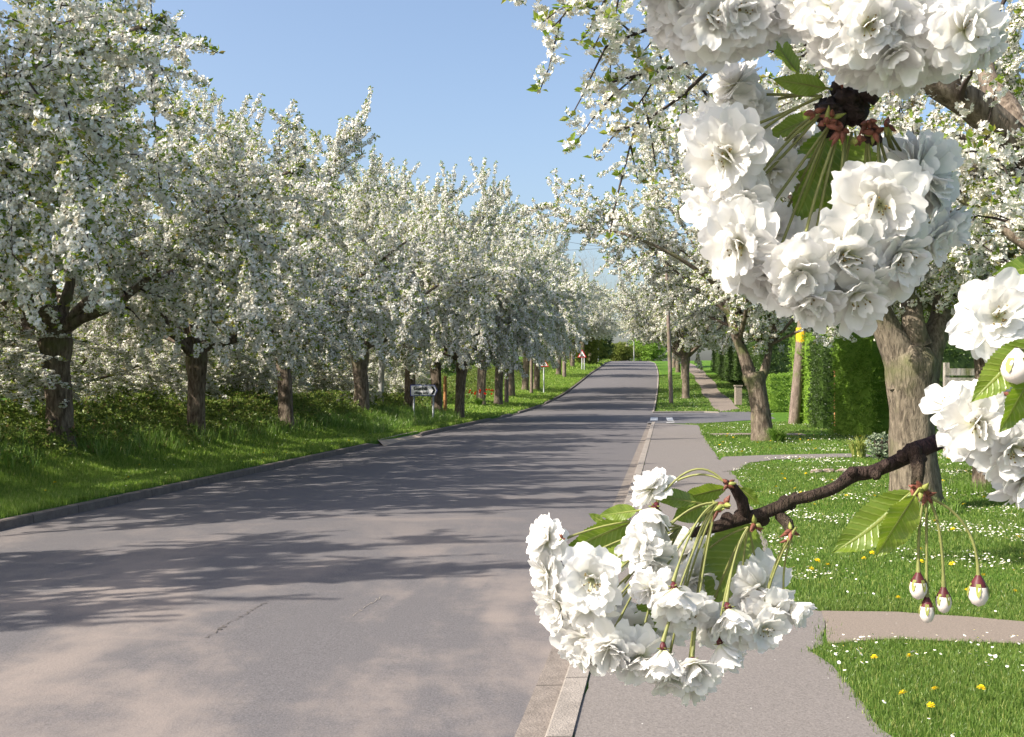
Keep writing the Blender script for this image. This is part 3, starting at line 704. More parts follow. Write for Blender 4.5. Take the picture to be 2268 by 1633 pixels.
def bush(x, y, r, ht, mat, label, n, seed, name="shrub", sc=1.2, group=None):
    rs = np.random.RandomState(seed); d = rs.normal(size=(n, 3)); d /= np.linalg.norm(d, axis=1)[:, None]
    rr = rs.rand(n) ** .4; lob = np.array([mnoise.noise(Vector(q * 1.8) + Vector((seed * 3.1, 0, 0))) for q in d]) * .45 + 1
    p = d * (rr * lob)[:, None] * np.array([r, r, ht * .55]) + np.array([0, 0, ht * .45]); p = p[p[:, 2] > 0]
    mb = MB(); scatter(mb, T_LEAF, p, sc * rs.uniform(.6, 1.4, len(p)), seed)
    for k in range(5):
        an = k * 1.3 + seed; mb.tube([(0, 0, -.2), (math.cos(an) * r * .25, math.sin(an) * r * .25, ht * .4), (math.cos(an) * r * .5, math.sin(an) * r * .5, ht * .75)], [.08, .05, .02], 5, 1)
    o = mb.build(name, [mat, M_TWIG]); o.location = (x, y, gz(x, y)); return tag(o, label, "shrub", group)
SG = "shrubs on the far hilltop"
bush(12.9, 158, 2.2, 6.5, M_DARKHEDGE, "dark green tall shrub where the left verge meets the hilltop", 1800, 31, sc=2.4, group=SG)
bush(20.4, 205, 4.0, 3.7, M_OLIVE, "olive shrub in the middle of the hilltop under the sky gap", 2200, 32, sc=2.6, group=SG)
bush(16.4, 196, 2.4, 3.2, M_OLIVE, "smaller olive shrub left of the sky gap on the hilltop", 1800, 33, sc=2.5, group=SG)
bush(29.0, 226, 4.6, 6.4, M_HEDGE, "round green bush right of the far pale pole on the hilltop", 2600, 34, sc=2.8, group=SG)
bush(8.6, 128, 2.8, 5.0, M_OLIVE, "rough green shrub behind the second triangular sign", 1800, 35, sc=2.0, group=SG)
# bare grey tree at the hilltop
bt = make_tree(301, 14, 3.0, 5.5, .25, n_out=6, n_in=7, blossom=False, dens=1.4, zmin=3)
M_BARE = m_plain("bare twig grey", (.30, .27, .26), .8)
bt[0].materials[0] = M_BARE; bt[0].materials[1] = M_BARE
put_tree(bt, 15.0, 190, "leafless grey tree standing above the blossom at the end of the road", None, 1.4, 1.0, name="bare_tree")
# sapling
sx, sy = left_at(1264, 3.0); 
sap = make_tree(303, 3.6, 1.6, 1.0, .05, n_out=4, n_in=3, blossom=False, zmin=1.4)
t = put_tree(sap, sx, sy, "thin sapling trunk with a green top on the far left verge", None, name="sapling")
mb = MB(); rs = np.random.RandomState(9); scatter(mb, T_LEAF, rs.normal(0, .55, (160, 3)) + np.array([0, 0, 2.9]), rs.uniform(.8, 1.8, 160), 3)
mb.build("crown", M_HEDGE, t)
# ------------------------------------------------------------------ grass
def blades(mb, x, y, z, hgt, wid, rs, lean=.5, curve=.5):
    n = len(x); an = rs.uniform(0, 2*math.pi, n); lean_ = lean * rs.rand(n); la = rs.uniform(0, 2*math.pi, n)
    ux, uy = np.cos(an) * wid / 2, np.sin(an) * wid / 2
    lx_, ly_ = np.cos(la) * hgt * lean_, np.sin(la) * hgt * lean_
    V = np.zeros((n, 5, 3)); b = np.stack([x, y, z - .01], -1)
    V[:, 0] = b; V[:, 0, 0] -= ux; V[:, 0, 1] -= uy; V[:, 1] = b; V[:, 1, 0] += ux; V[:, 1, 1] += uy
    mid = b + np.stack([lx_ * .35, ly_ * .35, hgt * .62], -1)
    V[:, 2] = mid; V[:, 2, 0] += ux * .7; V[:, 2, 1] += uy * .7; V[:, 3] = mid; V[:, 3, 0] -= ux * .7; V[:, 3, 1] -= uy * .7
    V[:, 4] = b + np.stack([lx_, ly_, hgt * (1 - .35 * lean_)], -1)
    i = (np.arange(n) * 5)[:, None]
    mb.add(V.reshape(-1, 3), np.concatenate([i + np.array([0, 1, 2]), i + np.array([0, 2, 3]), i + np.array([3, 2, 4])]))
SHEETS = [rag(pav, .15, .035, 1), rag(PATH1, .15, .025, 2), rag(PATH2, .15, .03, 3), rag(PATH3, .15, .02, 4), sr, rag(fp, .15, .06, 6)]
def off_paths(x, y):
    ok = np.ones(len(x), bool)
    for s in SHEETS: ok &= ~in_poly(x, y, s)
    return ok
def n2(x, y, s, sd=0.0): return np.array([mnoise.noise(Vector((a * s, b_ * s, sd))) for a, b_ in zip(x, y)])
def lawn(y0, y1, t0, t1, n, hmin, hmax, wid, rs, side='r'):
    y = rs.uniform(y0, y1, n); t = rs.uniform(t0, t1, n); x = xr(y) + t if side == 'r' else xr(y) - RW - t
    k = np.abs(x) < .52 * y + 1.0
    if side == 'r': k &= off_paths(x, y)
    else: k &= ~in_poly(x, y, DIRT)
    x, y = x[k], y[k]; x = x + rs.normal(0, .03, len(x)); hh = rs.uniform(hmin, hmax, len(x)) * (1 + .5 * n2(x, y, 1.1))
    return x, y, ground_h(x, y), hh, wid * rs.uniform(.7, 1.3, len(x))
rs = np.random.RandomState(77); mb = MB()
for args in ((4.2, 7.5, 1.3, 3.6, 110000, .025, .06, .0042), (7, 12, 1.3, 6, 110000, .025, .06, .007), (12, 20, 1.3, 9, 90000, .025, .06, .011), (20, 40, 1.4, 14, 70000, .03, .07, .022), (52, 100, .1, 8, 30000, .05, .10, .06)):
    blades(mb, *lawn(*args, rs), rs)
kind(mb.build("grass", M_GRASS), "stuff")
mb = MB()
for args in ((9, 18, .13, 2.6, 90000, .05, .12, .008), (18, 45, .13, 2.6, 90000, .05, .13, .016), (45, 110, .13, 6, 50000, .06, .14, .05), (110, 200, .13, 5, 14000, .15, .35, .12)):
    blades(mb, *lawn(*args, rs, 'l'), rs)
kind(mb.build("verge_grass", M_VERGE), "stuff")
mb = MB()
for y0, y1, t0, t1, n, h1, h2, wd in ((9, 24, 1.9, 3.6, 9000, .15, .45, .012), (24, 45, 1.9, 3.8, 9000, .15, .45, .018), (29, 41, .8, 3.0, 12000, .2, .45, .016), (45, 110, 4, 8, 6000, .2, .5, .04)):
    x, y, z, hh, wd_ = lawn(y0, y1, t0, t1, n, h1, h2, wd, rs, 'l'); k = n2(x, y, .8, 5) > -.15
    blades(mb, x[k], y[k], z[k], hh[k], wd_[k], rs, 1.1)
for cx, cy, r, n, hh in ((*G(2178, 1100), .55, 1600, .3), (*G(2060, 1140), .35, 700, .22)):
    an = rs.uniform(0, 6.28, n); q = np.sqrt(rs.rand(n)) * r; x = cx + q * np.cos(an); y = cy + q * np.sin(an)
    blades(mb, x, y, ground_h(x, y), rs.uniform(.4, 1, n) * hh, np.full(n, .009), rs, 1.0)
kind(mb.build("long_grass", M_LONGGRASS), "stuff")
# daisies (beyond counting) and single dandelions
def disc_flowers(x, y, z, r, rs, k=7, dome=.25):
    n = len(x); tilt = rs.normal(0, .35, (n, 2)); an = np.arange(k) * 2 * math.pi / k
    V = np.zeros((n, k + 1, 3)); V[:, 0] = np.stack([x, y, z + r * dome], -1)
    for j in range(k):
        dx, dy = r * np.cos(an[j]), r * np.sin(an[j]); V[:, j + 1] = np.stack([x + dx, y + dy, z + dx * tilt[:, 0] + dy * tilt[:, 1]], -1)
    i = (np.arange(n) * (k + 1))[:, None, None]; f = np.array([(0, j + 1, (j + 1) % k + 1) for j in range(k)])[None]
    return V.reshape(-1, 3), (i + f).reshape(-1, 3)
mb = MB(); X_, Y_ = [], []
for y0, y1, t1, n in ((4.4, 8, 3.8, 3600), (8, 13, 6.5, 11000), (13, 24, 9, 14000), (24, 38, 10, 5000), (52, 80, 3, 900)):
    y = rs.uniform(y0, y1, n); x = xr(y) + rs.uniform(1.5 if y0 < 50 else .3, t1, n)
    k = off_paths(x, y) & (n2(x, y, .75, 3) + .55 * n2(x, y, 2.6, 9) > rs.uniform(.0, .7, n)); X_.append(x[k]); Y_.append(y[k])
y = rs.uniform(10, 60, 300); x = xr(y) - RW - rs.uniform(.2, 2.2, 300); k = n2(x, y, .8, 4) > .25; X_.append(x[k]); Y_.append(y[k])
x, y = np.concatenate(X_), np.concatenate(Y_); z = ground_h(x, y) + rs.uniform(.05, .085, len(x)); r = rs.uniform(.006, .0095, len(x)) * (1 + y / 50)
v, f = disc_flowers(x, y, z, r, rs); mb.add(v, f, 0)
v, f = disc_flowers(x, y, z + r * .22, r * .38, rs, 5, .5); mb.add(v, f, 1)
kind(mb.build("daisies", [M_DAISY, M_YELLOW]), "stuff")
dm = MB(); rd = np.random.RandomState(4)
for q in range(3):
    nn_ = 14 - 3 * q; a_ = rd.uniform(0, 6.28, nn_)
    for an in a_:
        c, s_ = math.cos(an), math.sin(an); L = .021 - .005 * q
        dm.add([(0, 0, .004 * q), (c * L - s_ * .004, s_ * L + c * .004, .003 + .006 * q), (c * L + s_ * .004, s_ * L - c * .004, .003 + .006 * q)], [(0, 1, 2)])
dm.tube([(0, 0, -.08), (.003, 0, -.04), (0, 0, 0)], [.0018, .0018, .0022], 5, 1, cap=False)
dme = dm.mesh("dandelion", [M_YELLOW, M_GRASS])
cnt = 0; rd = random.Random(12)
spots = [G(1936, 1500), G(2062, 1614), G(1600, 1255), G(2015, 1497), G(2145, 1340), G(2000, 1230), G(1940, 1225), G(1900, 1170), G(2110, 1195), (-6.3, 14.5)]
while len(spots) < 90:
    y = rd.choice([rd.uniform(5, 10), rd.uniform(8, 16), rd.uniform(14, 30)]); x = float(xr(y)) + rd.uniform(1.7, 6.5)
    if off_paths(np.array([x]), np.array([y]))[0] and abs(x) < .49 * y and mnoise.noise(Vector((x * .8, y * .8, 2))) > -.1: spots.append((x, y))
while len(spots) < 104:
    y = rd.uniform(11, 34); spots.append((float(xr(y)) - RW - rd.uniform(.3, 1.5), y))
for x, y in spots:
    o = bpy.data.objects.new("dandelion", dme); COL.objects.link(o); o.location = (x, y, gz(x, y) + .075)
    s = rd.uniform(.8, 1.15) * (1 + y / 45); o.scale = (s, s, 1); o.rotation_euler = (rd.uniform(-.4, .4), rd.uniform(-.4, .4), rd.uniform(0, 6))
    tag(o, "yellow dandelion flower in the left verge grass" if x < -1.5 else "yellow dandelion flower among the daisies of the right lawn", "flower", "dandelions in the left verge" if x < -1.5 else "dandelions in the right lawn")
# clumps of garden plants
def sword_clump(x, y, n, hgt, wd, mat, label, seed, name, lean=.9, flowers=None):
    rs = np.random.RandomState(seed); mb = MB(); an = rs.uniform(0, 6.28, n); q = rs.rand(n) * .12
    blades(mb, q * np.cos(an), q * np.sin(an), np.zeros(n), rs.uniform(.5, 1, n) * hgt, np.full(n, wd), rs, lean)
    mats = [mat]
    if flowers:
        fm, nf, fh, fr, spread = flowers; mats.append(fm); an = rs.uniform(0, 6.28, nf); q = np.sqrt(rs.rand(nf)) * spread
        pts = np.stack([q * np.cos(an), q * np.sin(an), rs.uniform(.75, 1.05, nf) * fh], -1)
        tm = clump_template(seed, 7, 0, fr * .5, fr * .8); tm[2][:] = 1
        scatter(mb, [tm], pts, np.ones(nf), seed)
    o = mb.build(name, mats); o.location = (x, y, gz(x, y)); return tag(o, label, "plant")
sword_clump(*G(1722, 983), 420, .55, .03, M_LONGGRASS, "tuft of green sword leaves at the foot of the V forked trunk", 1, "leaf_tuft", 1.2)
sword_clump(*G(1902, 1018), 160, .55, .04, M_YUCCA, "yellow striped sword leaved plant left of the pale thick trunk", 2, "striped_plant", .9)
sword_clump(*G(1060, 913), 700, .5, .04, M_LONGGRASS, "clump of red tulips on the left verge under the trees", 3, "tulip_clump", 1.0, (M_TULIP, 14, .8, .05, .8))
sword_clump(*G(1838, 950), 80, .4, .03, M_LONGGRASS, "small purple flowering plant before the dark bush by the tall hedges", 4, "purple_plant", .9, (M_PURPLE, 7, .75, .045, .15))
x, y = G(1950, 1022); o = bush(x, y, .26, .5, M_SILVER, "silvery small shrub beside the striped sword plant", 90, 41, "silver_shrub", .8)
mb = MB()
for k in range(9): mb.lump((-.9 + k * .23, .1 * math.sin(k), .02), .09, k, 0, .5, 8, (1.3, .8, .5))
x, y = G(1925, 1052); o = mb.build("rock_border", M_STONE); o.location = (x, y, gz(x, y)); tag(o, "low stone edging of the flower bed left of the thick trunk", "edging")
# ------------------------------------------------------------------ poles, posts, signs, fence, wires
def pole(px, Z, d_px, top, r, mat, label, name="utility_pole", lean=0.0, group=None, bands=None, x=None):
    x = (px - CX) * Z / F if x is None else x; z = gz(x, Z)
    root = empty(name, (x, Z, z), label, "pole", group); mb = MB(); k = 10
    mb.tube([(lean * i / k, 0, -.2 + (top + .2) * i / k) for i in range(k + 1)], [r * (1 - .25 * i / k) for i in range(k + 1)], 12, 0, .04, px)
    mb.lathe([(0, .03), (r * .7, .02), (r * .78, 0)], 12, (lean, 0, top))
    mb.build("shaft", mat, root, True)
    if bands:
        q = MB(); zz = bands; f = zz / top
        q.lathe([(r * (1 - .25 * f) + .008, -.28), (r * (1 - .25 * f) + .006, .25), (r * .7, .25)], 14, (lean * f, 0, zz)); q.build("cable_cover", M_YELLOWBAND, root)
    return root
PG = "wooden poles along the left verge"
pole(842, 40, 0, 8.0, .12, M_GREYPOLE, "tall grey pole between trees left of the direction sign", lean=.25)
pole(1122, 60, 0, 9.0, .125, M_POLE, "brown wooden pole on the left verge, nearest of the brown ones", group=PG)
pole(1177, 72, 0, 9.0, .12, M_POLE, "brown wooden pole left of the first triangular sign", group=PG)
pole(1250, 94, 0, 8.0, .18, M_POLE, "thick brown post right of the tree beyond the first triangular sign", group=PG)
pole(1325, 138, 0, 4.6, .08, M_GREYPOLE, "thin pale pole at the edge of the dark shrub near the hilltop")
pole(1404, 192, 0, 5.2, .10, M_GREYPOLE, "thin pale pole on the hilltop under the sky gap")
pole(1487, 63, 0, 8.5, .13, M_POLE, "slim wooden pole on the right verge left of the stout cherry trunk", lean=-.3)
pole(1757, 38.2, 0, 8.5, .20, M_POLE, "leaning wooden utility pole with yellow cover before the tall hedge", lean=.75, bands=3.25)
pole(1749, 57, 0, 9.5, .17, M_POLE, "wooden utility pole with yellow cover behind the low trimmed hedge", bands=4.0)
pole(986, 46, 0, 1.55, .09, M_ORANGEWOOD, "short orange brown post in the hedge right of the direction sign", name="wooden_post", x=-2.92)
o = MB(); x, y = G(1853, 962); o.box((0, 0, .9), (.12, .12, 1.9)); o.box((0, 0, 1.87), (.16, .16, .05)); o = o.build("hedge_post", M_ORANGEWOOD); o.location = (x, y, gz(x, y)); tag(o, "orange wooden post between dark bush and tall hedge", "post")
mb = MB(); mb.box((0, 0, .6), (.36, .36, 1.1)); mb.box((0, 0, 1.14), (.44, .44, .07)); o = mb.build("stone_pillar", M_BRICK); o.location = (13.0, 60.5, gz(13, 60.5)); tag(o, "square stone gate pillar beside the uphill footpath", "pillar")
def text_mesh(txt, size, name, parent, loc, mat, bold=.0):
    c = bpy.data.curves.new("t", 'FONT'); c.body = txt; c.size = size; c.align_x = 'CENTER'; c.extrude = .002; c.offset = bold
    t = bpy.data.objects.new("t", c); COL.objects.link(t)
    dg = bpy.context.evaluated_depsgraph_get(); me = bpy.data.meshes.new_from_object(t.evaluated_get(dg)); bpy.data.objects.remove(t)
    me.materials.clear(); me.materials.append(mat); me.name = name
    o = bpy.data.objects.new(name, me); COL.objects.link(o); o.parent = parent; o.location = loc; o.rotation_euler = (math.radians(90), 0, 0); return o
def prism(mb, pts, y0, y1, mat=0):
    n = len(pts); v = [(x, y0, z) for x, z in pts] + [(x, y1, z) for x, z in pts]
    mb.add(v, [tuple(range(n))], mat); mb.add(v, [tuple(range(2 * n - 1, n - 1, -1))], mat); mb.add(v, [(i, i + n, (i + 1) % n + n, (i + 1) % n) for i in range(n)], mat)
ZS = 38.0; c = P(939, 865, ZS); zg = gz(c.x, ZS)
root = empty("direction_sign", (c.x, ZS, zg), "white arrow shaped direction sign with blue border on two grey posts in grass", "sign")
hz = c.z - zg; hw, hh_ = .49, .205
def arrow(i): return [(-hw + i, -hh_ + i), (hw - .10 - i * .3, -hh_ + i), (hw - i * 1.2, 0), (hw - .10 - i * .3, hh_ - i), (-hw + i, hh_ - i)]
mb = MB(); prism(mb, [(x, z + hz) for x, z in arrow(0)], -.02, .02); mb.build("border", M_SIGNBLUE, root)
mb = MB(); prism(mb, [(x, z + hz) for x, z in arrow(.03)], -.026, -.018); mb.build("panel", M_SIGNWHITE, root)
text_mesh("Goxhill", .17, "lettering", root, (-.12, -.03, hz + .02), M_SIGNBLACK, .006)
text_mesh("village only", .118, "lettering", root, (-.10, -.03, hz - .125), M_SIGNBLACK, .003)
mb = MB(); prism(mb, [(x + .30, z + hz) for x, z in ((-.05, .15), (.03, .15), (.115, 0), (.03, -.15), (-.05, -.15), (.035, 0))], -.032, -.028); mb.build("chevron", M_SIGNBLACK, root)
for xx in (-.37, .33):
    mb = MB(); mb.tube([(xx, .045, -.3), (xx, .045, hz + .15)], .032, 10); mb.build("post", M_SIGNPOST, root, True)
def tri_sign(px, py, Z, w_, label, sym, posts):
    c = P(px, py, Z); zg = gz(c.x, Z); root = empty("warning_sign", (c.x, Z, zg), label, "sign", "triangular road warning signs"); hz = c.z - zg; hgt = w_ * .87
    T = lambda s: [(-w_ / 2 * s, hz - hgt * .33 * s), (w_ / 2 * s, hz - hgt * .33 * s), (0, hz + hgt * .67 * s)]
    mb = MB(); prism(mb, T(1), -.02, .02); mb.build("border", M_SIGNRED, root)
    mb = MB(); prism(mb, T(.72), -.028, -.019); mb.build("panel", M_SIGNWHITE, root)
    mb = MB()
    for poly in sym: prism(mb, [(x * w_, hz + z * w_) for x, z in poly], -.036, -.030)
    mb.build("symbol", M_SIGNBLACK, root)
    for xx in posts:
        mb = MB(); mb.tube([(xx, .05, -.3), (xx, .05, hz + .1)], .05, 10); mb.build("post", M_SIGNPOST, root, True)
tri_sign(1204.5, 806, 74, .72, "triangular red bordered warning sign on a thin post beside the shrubby verge", [[(-.12, -.2), (-.04, -.2), (-.04, -.02), (-.06, .2), (-.1, .02)], [(.04, -.2), (.12, -.2), (.1, .02), (.06, .2), (.04, -.02)]], (0,))
tri_sign(1289, 786, 110, .95, "triangular red bordered warning sign on two posts farther up the slope", [[(-.2, -.2), (.2, -.2), (.2, -.12), (-.2, -.12)], [(-.12, -.12), (.1, -.12), (.06, .04), (-.06, .1)]], (0, .25))
# slat fence at the right
fx0, fx1, fy = 9.3, 15.5, 22.6; z = gz(11, fy); root = empty("slat_fence", (fx0, fy, z), "grey horizontal slat fence seen between the trunks at the right edge", "fence")
mb = MB()
for k in range(7): mb.box(((fx1 - fx0) / 2, 0, .5 + k * .2), (fx1 - fx0, .025, .15))
mb.build("slat_panel", M_SLAT, root)
for k in range(4):
    mb = MB(); mb.box((k * 2.0 + .05, .06, .9), (.1, .1, 2.0)); mb.build("post", M_SLAT, root)
def wire(pts, Z, label):
    mb = MB(); a, b_ = P(*pts[0], Z), P(*pts[1], Z); L = []
    for i in range(13):
        t = i / 12; q = a.lerp(b_, t); q.z -= .5 * 4 * t * (1 - t); L.append(q - a)
    mb.tube(L, .014, 5); o = mb.build("power_line", M_WIRE); o.location = a; tag(o, label, "wire", "overhead wires between the rows of trees")
wire([(1100, 508), (1560, 462)], 76, "overhead wire crossing the sky gap, topmost of the rising ones")
wire([(1090, 520), (1560, 478)], 77, "overhead wire crossing the sky gap, middle of the rising ones")
wire([(1100, 552), (1560, 520)], 79, "overhead wire crossing the sky gap, lowest of the rising ones")
wire([(1080, 500), (1560, 562)], 82, "overhead wire falling to the right across the others")
# ------------------------------------------------------------------ foreground blossom
m, n, o = newmat("petal"); at = N(n, "ShaderNodeAttribute", attribute_name="lp"); sep = N(n, "ShaderNodeSeparateXYZ"); n.links.new(at.outputs["Vector"], sep.inputs[0])
va = math_n(n, 'SINE', math_n(n, 'MULTIPLY', sep.outputs[1], 26.0))
bas = ramp(n, sep.outputs[0], [(0, (.76, .77, .52)), (.3, (.84, .83, .79)), (1, (.87, .86, .845))])
thin(n, o, bas, bas, .45); M_PETAL = m
m, n, o = newmat("blossom leaf"); at = N(n, "ShaderNodeAttribute", attribute_name="lp"); sep = N(n, "ShaderNodeSeparateXYZ"); n.links.new(at.outputs["Vector"], sep.inputs[0])
av = math_n(n, 'ABSOLUTE', sep.outputs[1])
vn = math_n(n, 'FRACT', math_n(n, 'MULTIPLY', math_n(n, 'SUBTRACT', sep.outputs[0], math_n(n, 'MULTIPLY', av, .28)), 13.0))
vein = math_n(n, 'SUBTRACT', 1.0, sstep(n, math_n(n, 'ABSOLUTE', math_n(n, 'SUBTRACT', vn, .5)), .02, .22))
mid = math_n(n, 'SUBTRACT', 1.0, sstep(n, av, .015, .06))
vv = math_n(n, 'MAXIMUM', math_n(n, 'MULTIPLY', vein, .45), mid)
oi = N(n, "ShaderNodeObjectInfo")
leafc = mixc(n, oi.outputs["Random"], (.12, .20, .015), (.22, .30, .035))
leafc = mixc(n, .4, leafc, ramp(n, noise_n(n, 60, 4, mapping(n)), [(.3, (.09, .16, .012)), (.7, (.21, .28, .035))]))
lc = mixc(n, math_n(n, 'MULTIPLY', vv, .6), leafc, (.34, .38, .10))
thin(n, o, lc, mixc(n, 1.0, lc, (1.6, 1.6, 1.1), 'MULTIPLY'), .42, .05, math_n(n, 'SUBTRACT', 1.0, vv), .45, .001); M_FLEAF = m
M_STEM = m_plain("flower stalk", (.20, .21, .07), .5, .3, 90)
M_CALYX = m_plain("calyx red", (.085, .016, .02), .5, .45, 150)
M_SEPAL = m_plain("sepal green", (.22, .24, .06), .5, .25, 150)
M_BUDWHITE = m_plain("bud white", (.68, .62, .57), .5, .08, 60)
M_ANTHER = m_plain("anther brown", (.20, .14, .045), .6, .4, 200)
M_FILAMENT = m_plain("filament", (.66, .66, .40), .5, .1, 100)
M_FTWIG = m_bark("young twig", (.03, .017, .019), (.075, .042, .045), (.14, .09, .09), 9)
M_SPUR = m_plain("spur scale dark", (.035, .022, .02), .75, .6, 120, .6)
M_SCALE = m_plain("bud scale red", (.17, .06, .04), .55, .6, 130, .3)

def bez(a, b_, c_, n=12): return [a * (1 - t) ** 2 + b_ * (2 * t * (1 - t)) + c_ * (t * t) for t in [i / n for i in range(n + 1)]]
def petal(mb, base_r, az, elev, L, W, cup, curl, rg, nu=10, nv=9):
    """one frilled petal growing from the flower axis (z)"""
    V, A = [], []; sd = rg.uniform(0, 50); ca, sa = math.cos(az), math.sin(az); notch = rg.uniform(.05, .16); tw = rg.uniform(-.35, .35)
    for i in range(nu + 1):
        u = i / nu
        wdt = W * .5 * (.22 + .78 * math.sin(min(1.0, u * 1.12) * math.pi * .56) ** 1.1) * (1 - .22 * max(0, u - .75) / .25)
        for j in range(nv + 1):
            v = -1 + 2 * j / nv
            uu = u * (1 - .13 * v * v * u * u - notch * math.exp(-(v / .3) ** 2) * u ** 6)
            if i == nu: uu += rg.uniform(-.05, .045)
            x = uu * L; yv = v * wdt * (1 - .06 * u)
            an = elev + curl * u * u
            s_ = x
            r_ = s_ * math.cos(elev + curl * u * .5); z_ = s_ * math.sin(elev + curl * u * .5)
            z_ += cup * W * (v * v) * (.3 + .7 * math.sin(math.pi * min(1, u * .85)))
            fr = mnoise.noise(Vector((u * 2.4, v * 1.9, sd))) * .10 * L * u ** 1.5 + mnoise.noise(Vector((u * 3, v * 5.5, sd + 9))) * .06 * L * u ** 3
            z_ += fr * math.cos(elev) + tw * v * wdt * u; r_ -= fr * math.sin(elev)
            r_ += base_r
            V.append((r_ * ca - yv * sa, r_ * sa + yv * ca, z_)); A.append((u + .001, v * .5, 0))
    k = nv + 1
    mb.add(V, [(i * k + j, i * k + j + 1, (i + 1) * k + j + 1, (i + 1) * k + j) for i in range(nu) for j in range(nv)], 0, A)
def flower_mesh(seed, style="open"):
    """unit flower about 1 across, axis z, base at the origin"""
    rg = random.Random(seed); mb = MB()
    if style == "open":   whorls = [(6, .02, .44, .40, .18, .18, -.35), (7, .22, .42, .38, .5, .12, -.2), (6, .38, .36, .32, .85, .1, -.1), (5, .42, .24, .2, 1.15, .1, 0)]
    elif style == "full": whorls = [(6, .0, .50, .42, -.1, .14, -.4), (7, .14, .50, .42, .2, .14, -.4), (8, .28, .45, .38, .55, .14, -.35), (7, .4, .38, .32, .9, .14, -.25), (5, .44, .3, .24, 1.2, .12, -.1)]
    elif style == "bell": whorls = [(5, .02, .55, .48, .85, .22, .25), (6, .05, .56, .44, 1.05, .2, .15), (6, .1, .5, .36, 1.2, .15, .05)]
    else:                 whorls = [(5, .0, .46, .50, .16, .14, -.1), (3, .1, .34, .34, .5, .12, 0)]
    off = rg.uniform(0, 6)
    for k, (n_, hh, L, W, el, cup, curl) in enumerate(whorls):
        sub = MB()
        for i in range(n_):
            petal(sub, .02, off + k * .5 + 2 * math.pi * i / n_ + rg.uniform(-.35, .35), el + rg.uniform(-.4, .4), L * rg.uniform(.78, 1.15), W * rg.uniform(.8, 1.2), cup * rg.uniform(-.3, 1.7), curl + rg.uniform(-.55, .55), rg)
        for v, f, a_ in zip(sub.V, sub.F, sub.A):
            f = f - f.min(); v = v.copy(); v[:, 2] += .05 + hh * .12; mb.add(v, f, 0, a_)
    return mb.mesh("flower", M_PETAL, True)
FM = {"open": [flower_mesh(400 + i, "open") for i in range(4)], "full": [flower_mesh(420 + i, "full") for i in range(5)], "bell": [flower_mesh(440 + i, "bell") for i in range(3)], "flat": [flower_mesh(460 + i, "flat") for i in range(2)]}
def stamen_mesh(seed):
    rg = random.Random(seed); mb = MB()
    for i in range(13):
        an = rg.uniform(0, 6.28); sp = rg.uniform(.03, .13); h = rg.uniform(.22, .34); p = Vector((sp * math.cos(an), sp * math.sin(an), h))
        mb.tube([(0, 0, .06), p * .6, p], [.006, .005, .005], 4, 0, cap=False); mb.lump(p, .014, i, 1, .2, 4)
    return mb.mesh("stamens", [M_FILAMENT, M_ANTHER])
STAM = [stamen_mesh(i) for i in range(3)]
cm = MB(); cm.lathe([(.018, -.10), (.05, -.05), (.065, .0), (.075, .06), (.03, .07)], 10)
for k in range(5):
    an = k * 1.257; c_, s_ = math.cos(an), math.sin(an)
    cm.add([(c_ * .06 - s_ * .03, s_ * .06 + c_ * .03, .03), (c_ * .06 + s_ * .03, s_ * .06 - c_ * .03, .03), (c_ * .16, s_ * .16, .035), (c_ * .1, s_ * .1, .055)], [(0, 1, 3), (1, 2, 3), (2, 0, 3), (0, 2, 1)], 1)
CAL = cm.mesh("calyx", [M_CALYX, M_SEPAL], True)
FR = random.Random(5)
def facing(v): return Vector((v[0], -v[2], v[1])).normalized()      # (right, up, toward the viewer)
def add_flower(root, px, py, dpx, face, Z, style, node=None, bend=.25, stam=False, lift=1.0, thick=.00062):
    D = dpx * Z / F; c = P(px, py, Z); f = facing(face); base = c - f * D * .22
    z = f; xax = z.orthogonal().normalized(); xax.rotate(Matrix.Rotation(FR.uniform(0, 6.28), 3, z)); yax = z.cross(xax)
    R = Matrix((xax, yax, z)).transposed().to_4x4()
    Mx = Matrix.Translation(base - root.location) @ R @ Matrix.Diagonal((D * 1.1 * FR.uniform(.9, 1.15), D * 1.1 * FR.uniform(.85, 1.1), D * 1.1 * FR.uniform(.85, 1.2), 1))
    fo = bpy.data.objects.new("flower", FR.choice(FM[style])); COL.objects.link(fo); fo.parent = root; fo.matrix_basis = Mx
    co = bpy.data.objects.new("calyx", CAL); COL.objects.link(co); co.parent = fo; co.scale = (.9, .9, .9)
    if stam:
        s_ = bpy.data.objects.new("stamens", FR.choice(STAM)); COL.objects.link(s_); s_.parent = fo
    if node is not None:
        a_ = Vector(node) - root.location; b_ = base - f * D * .09 - root.location
        L = (b_ - a_).length; mid_ = (a_ + b_) * .5 + Vector((0, 0, L * bend * lift)) - f * L * .15
        mb = MB(); pts = bez(a_, mid_, b_); mb.tube(pts, [thick] * (len(pts) - 2) + [.0009, .0013], 7, 0, cap=False)
        s_ = mb.build("stem", M_STEM, fo, True); s_.matrix_parent_inverse = Mx.inverted()
    return fo
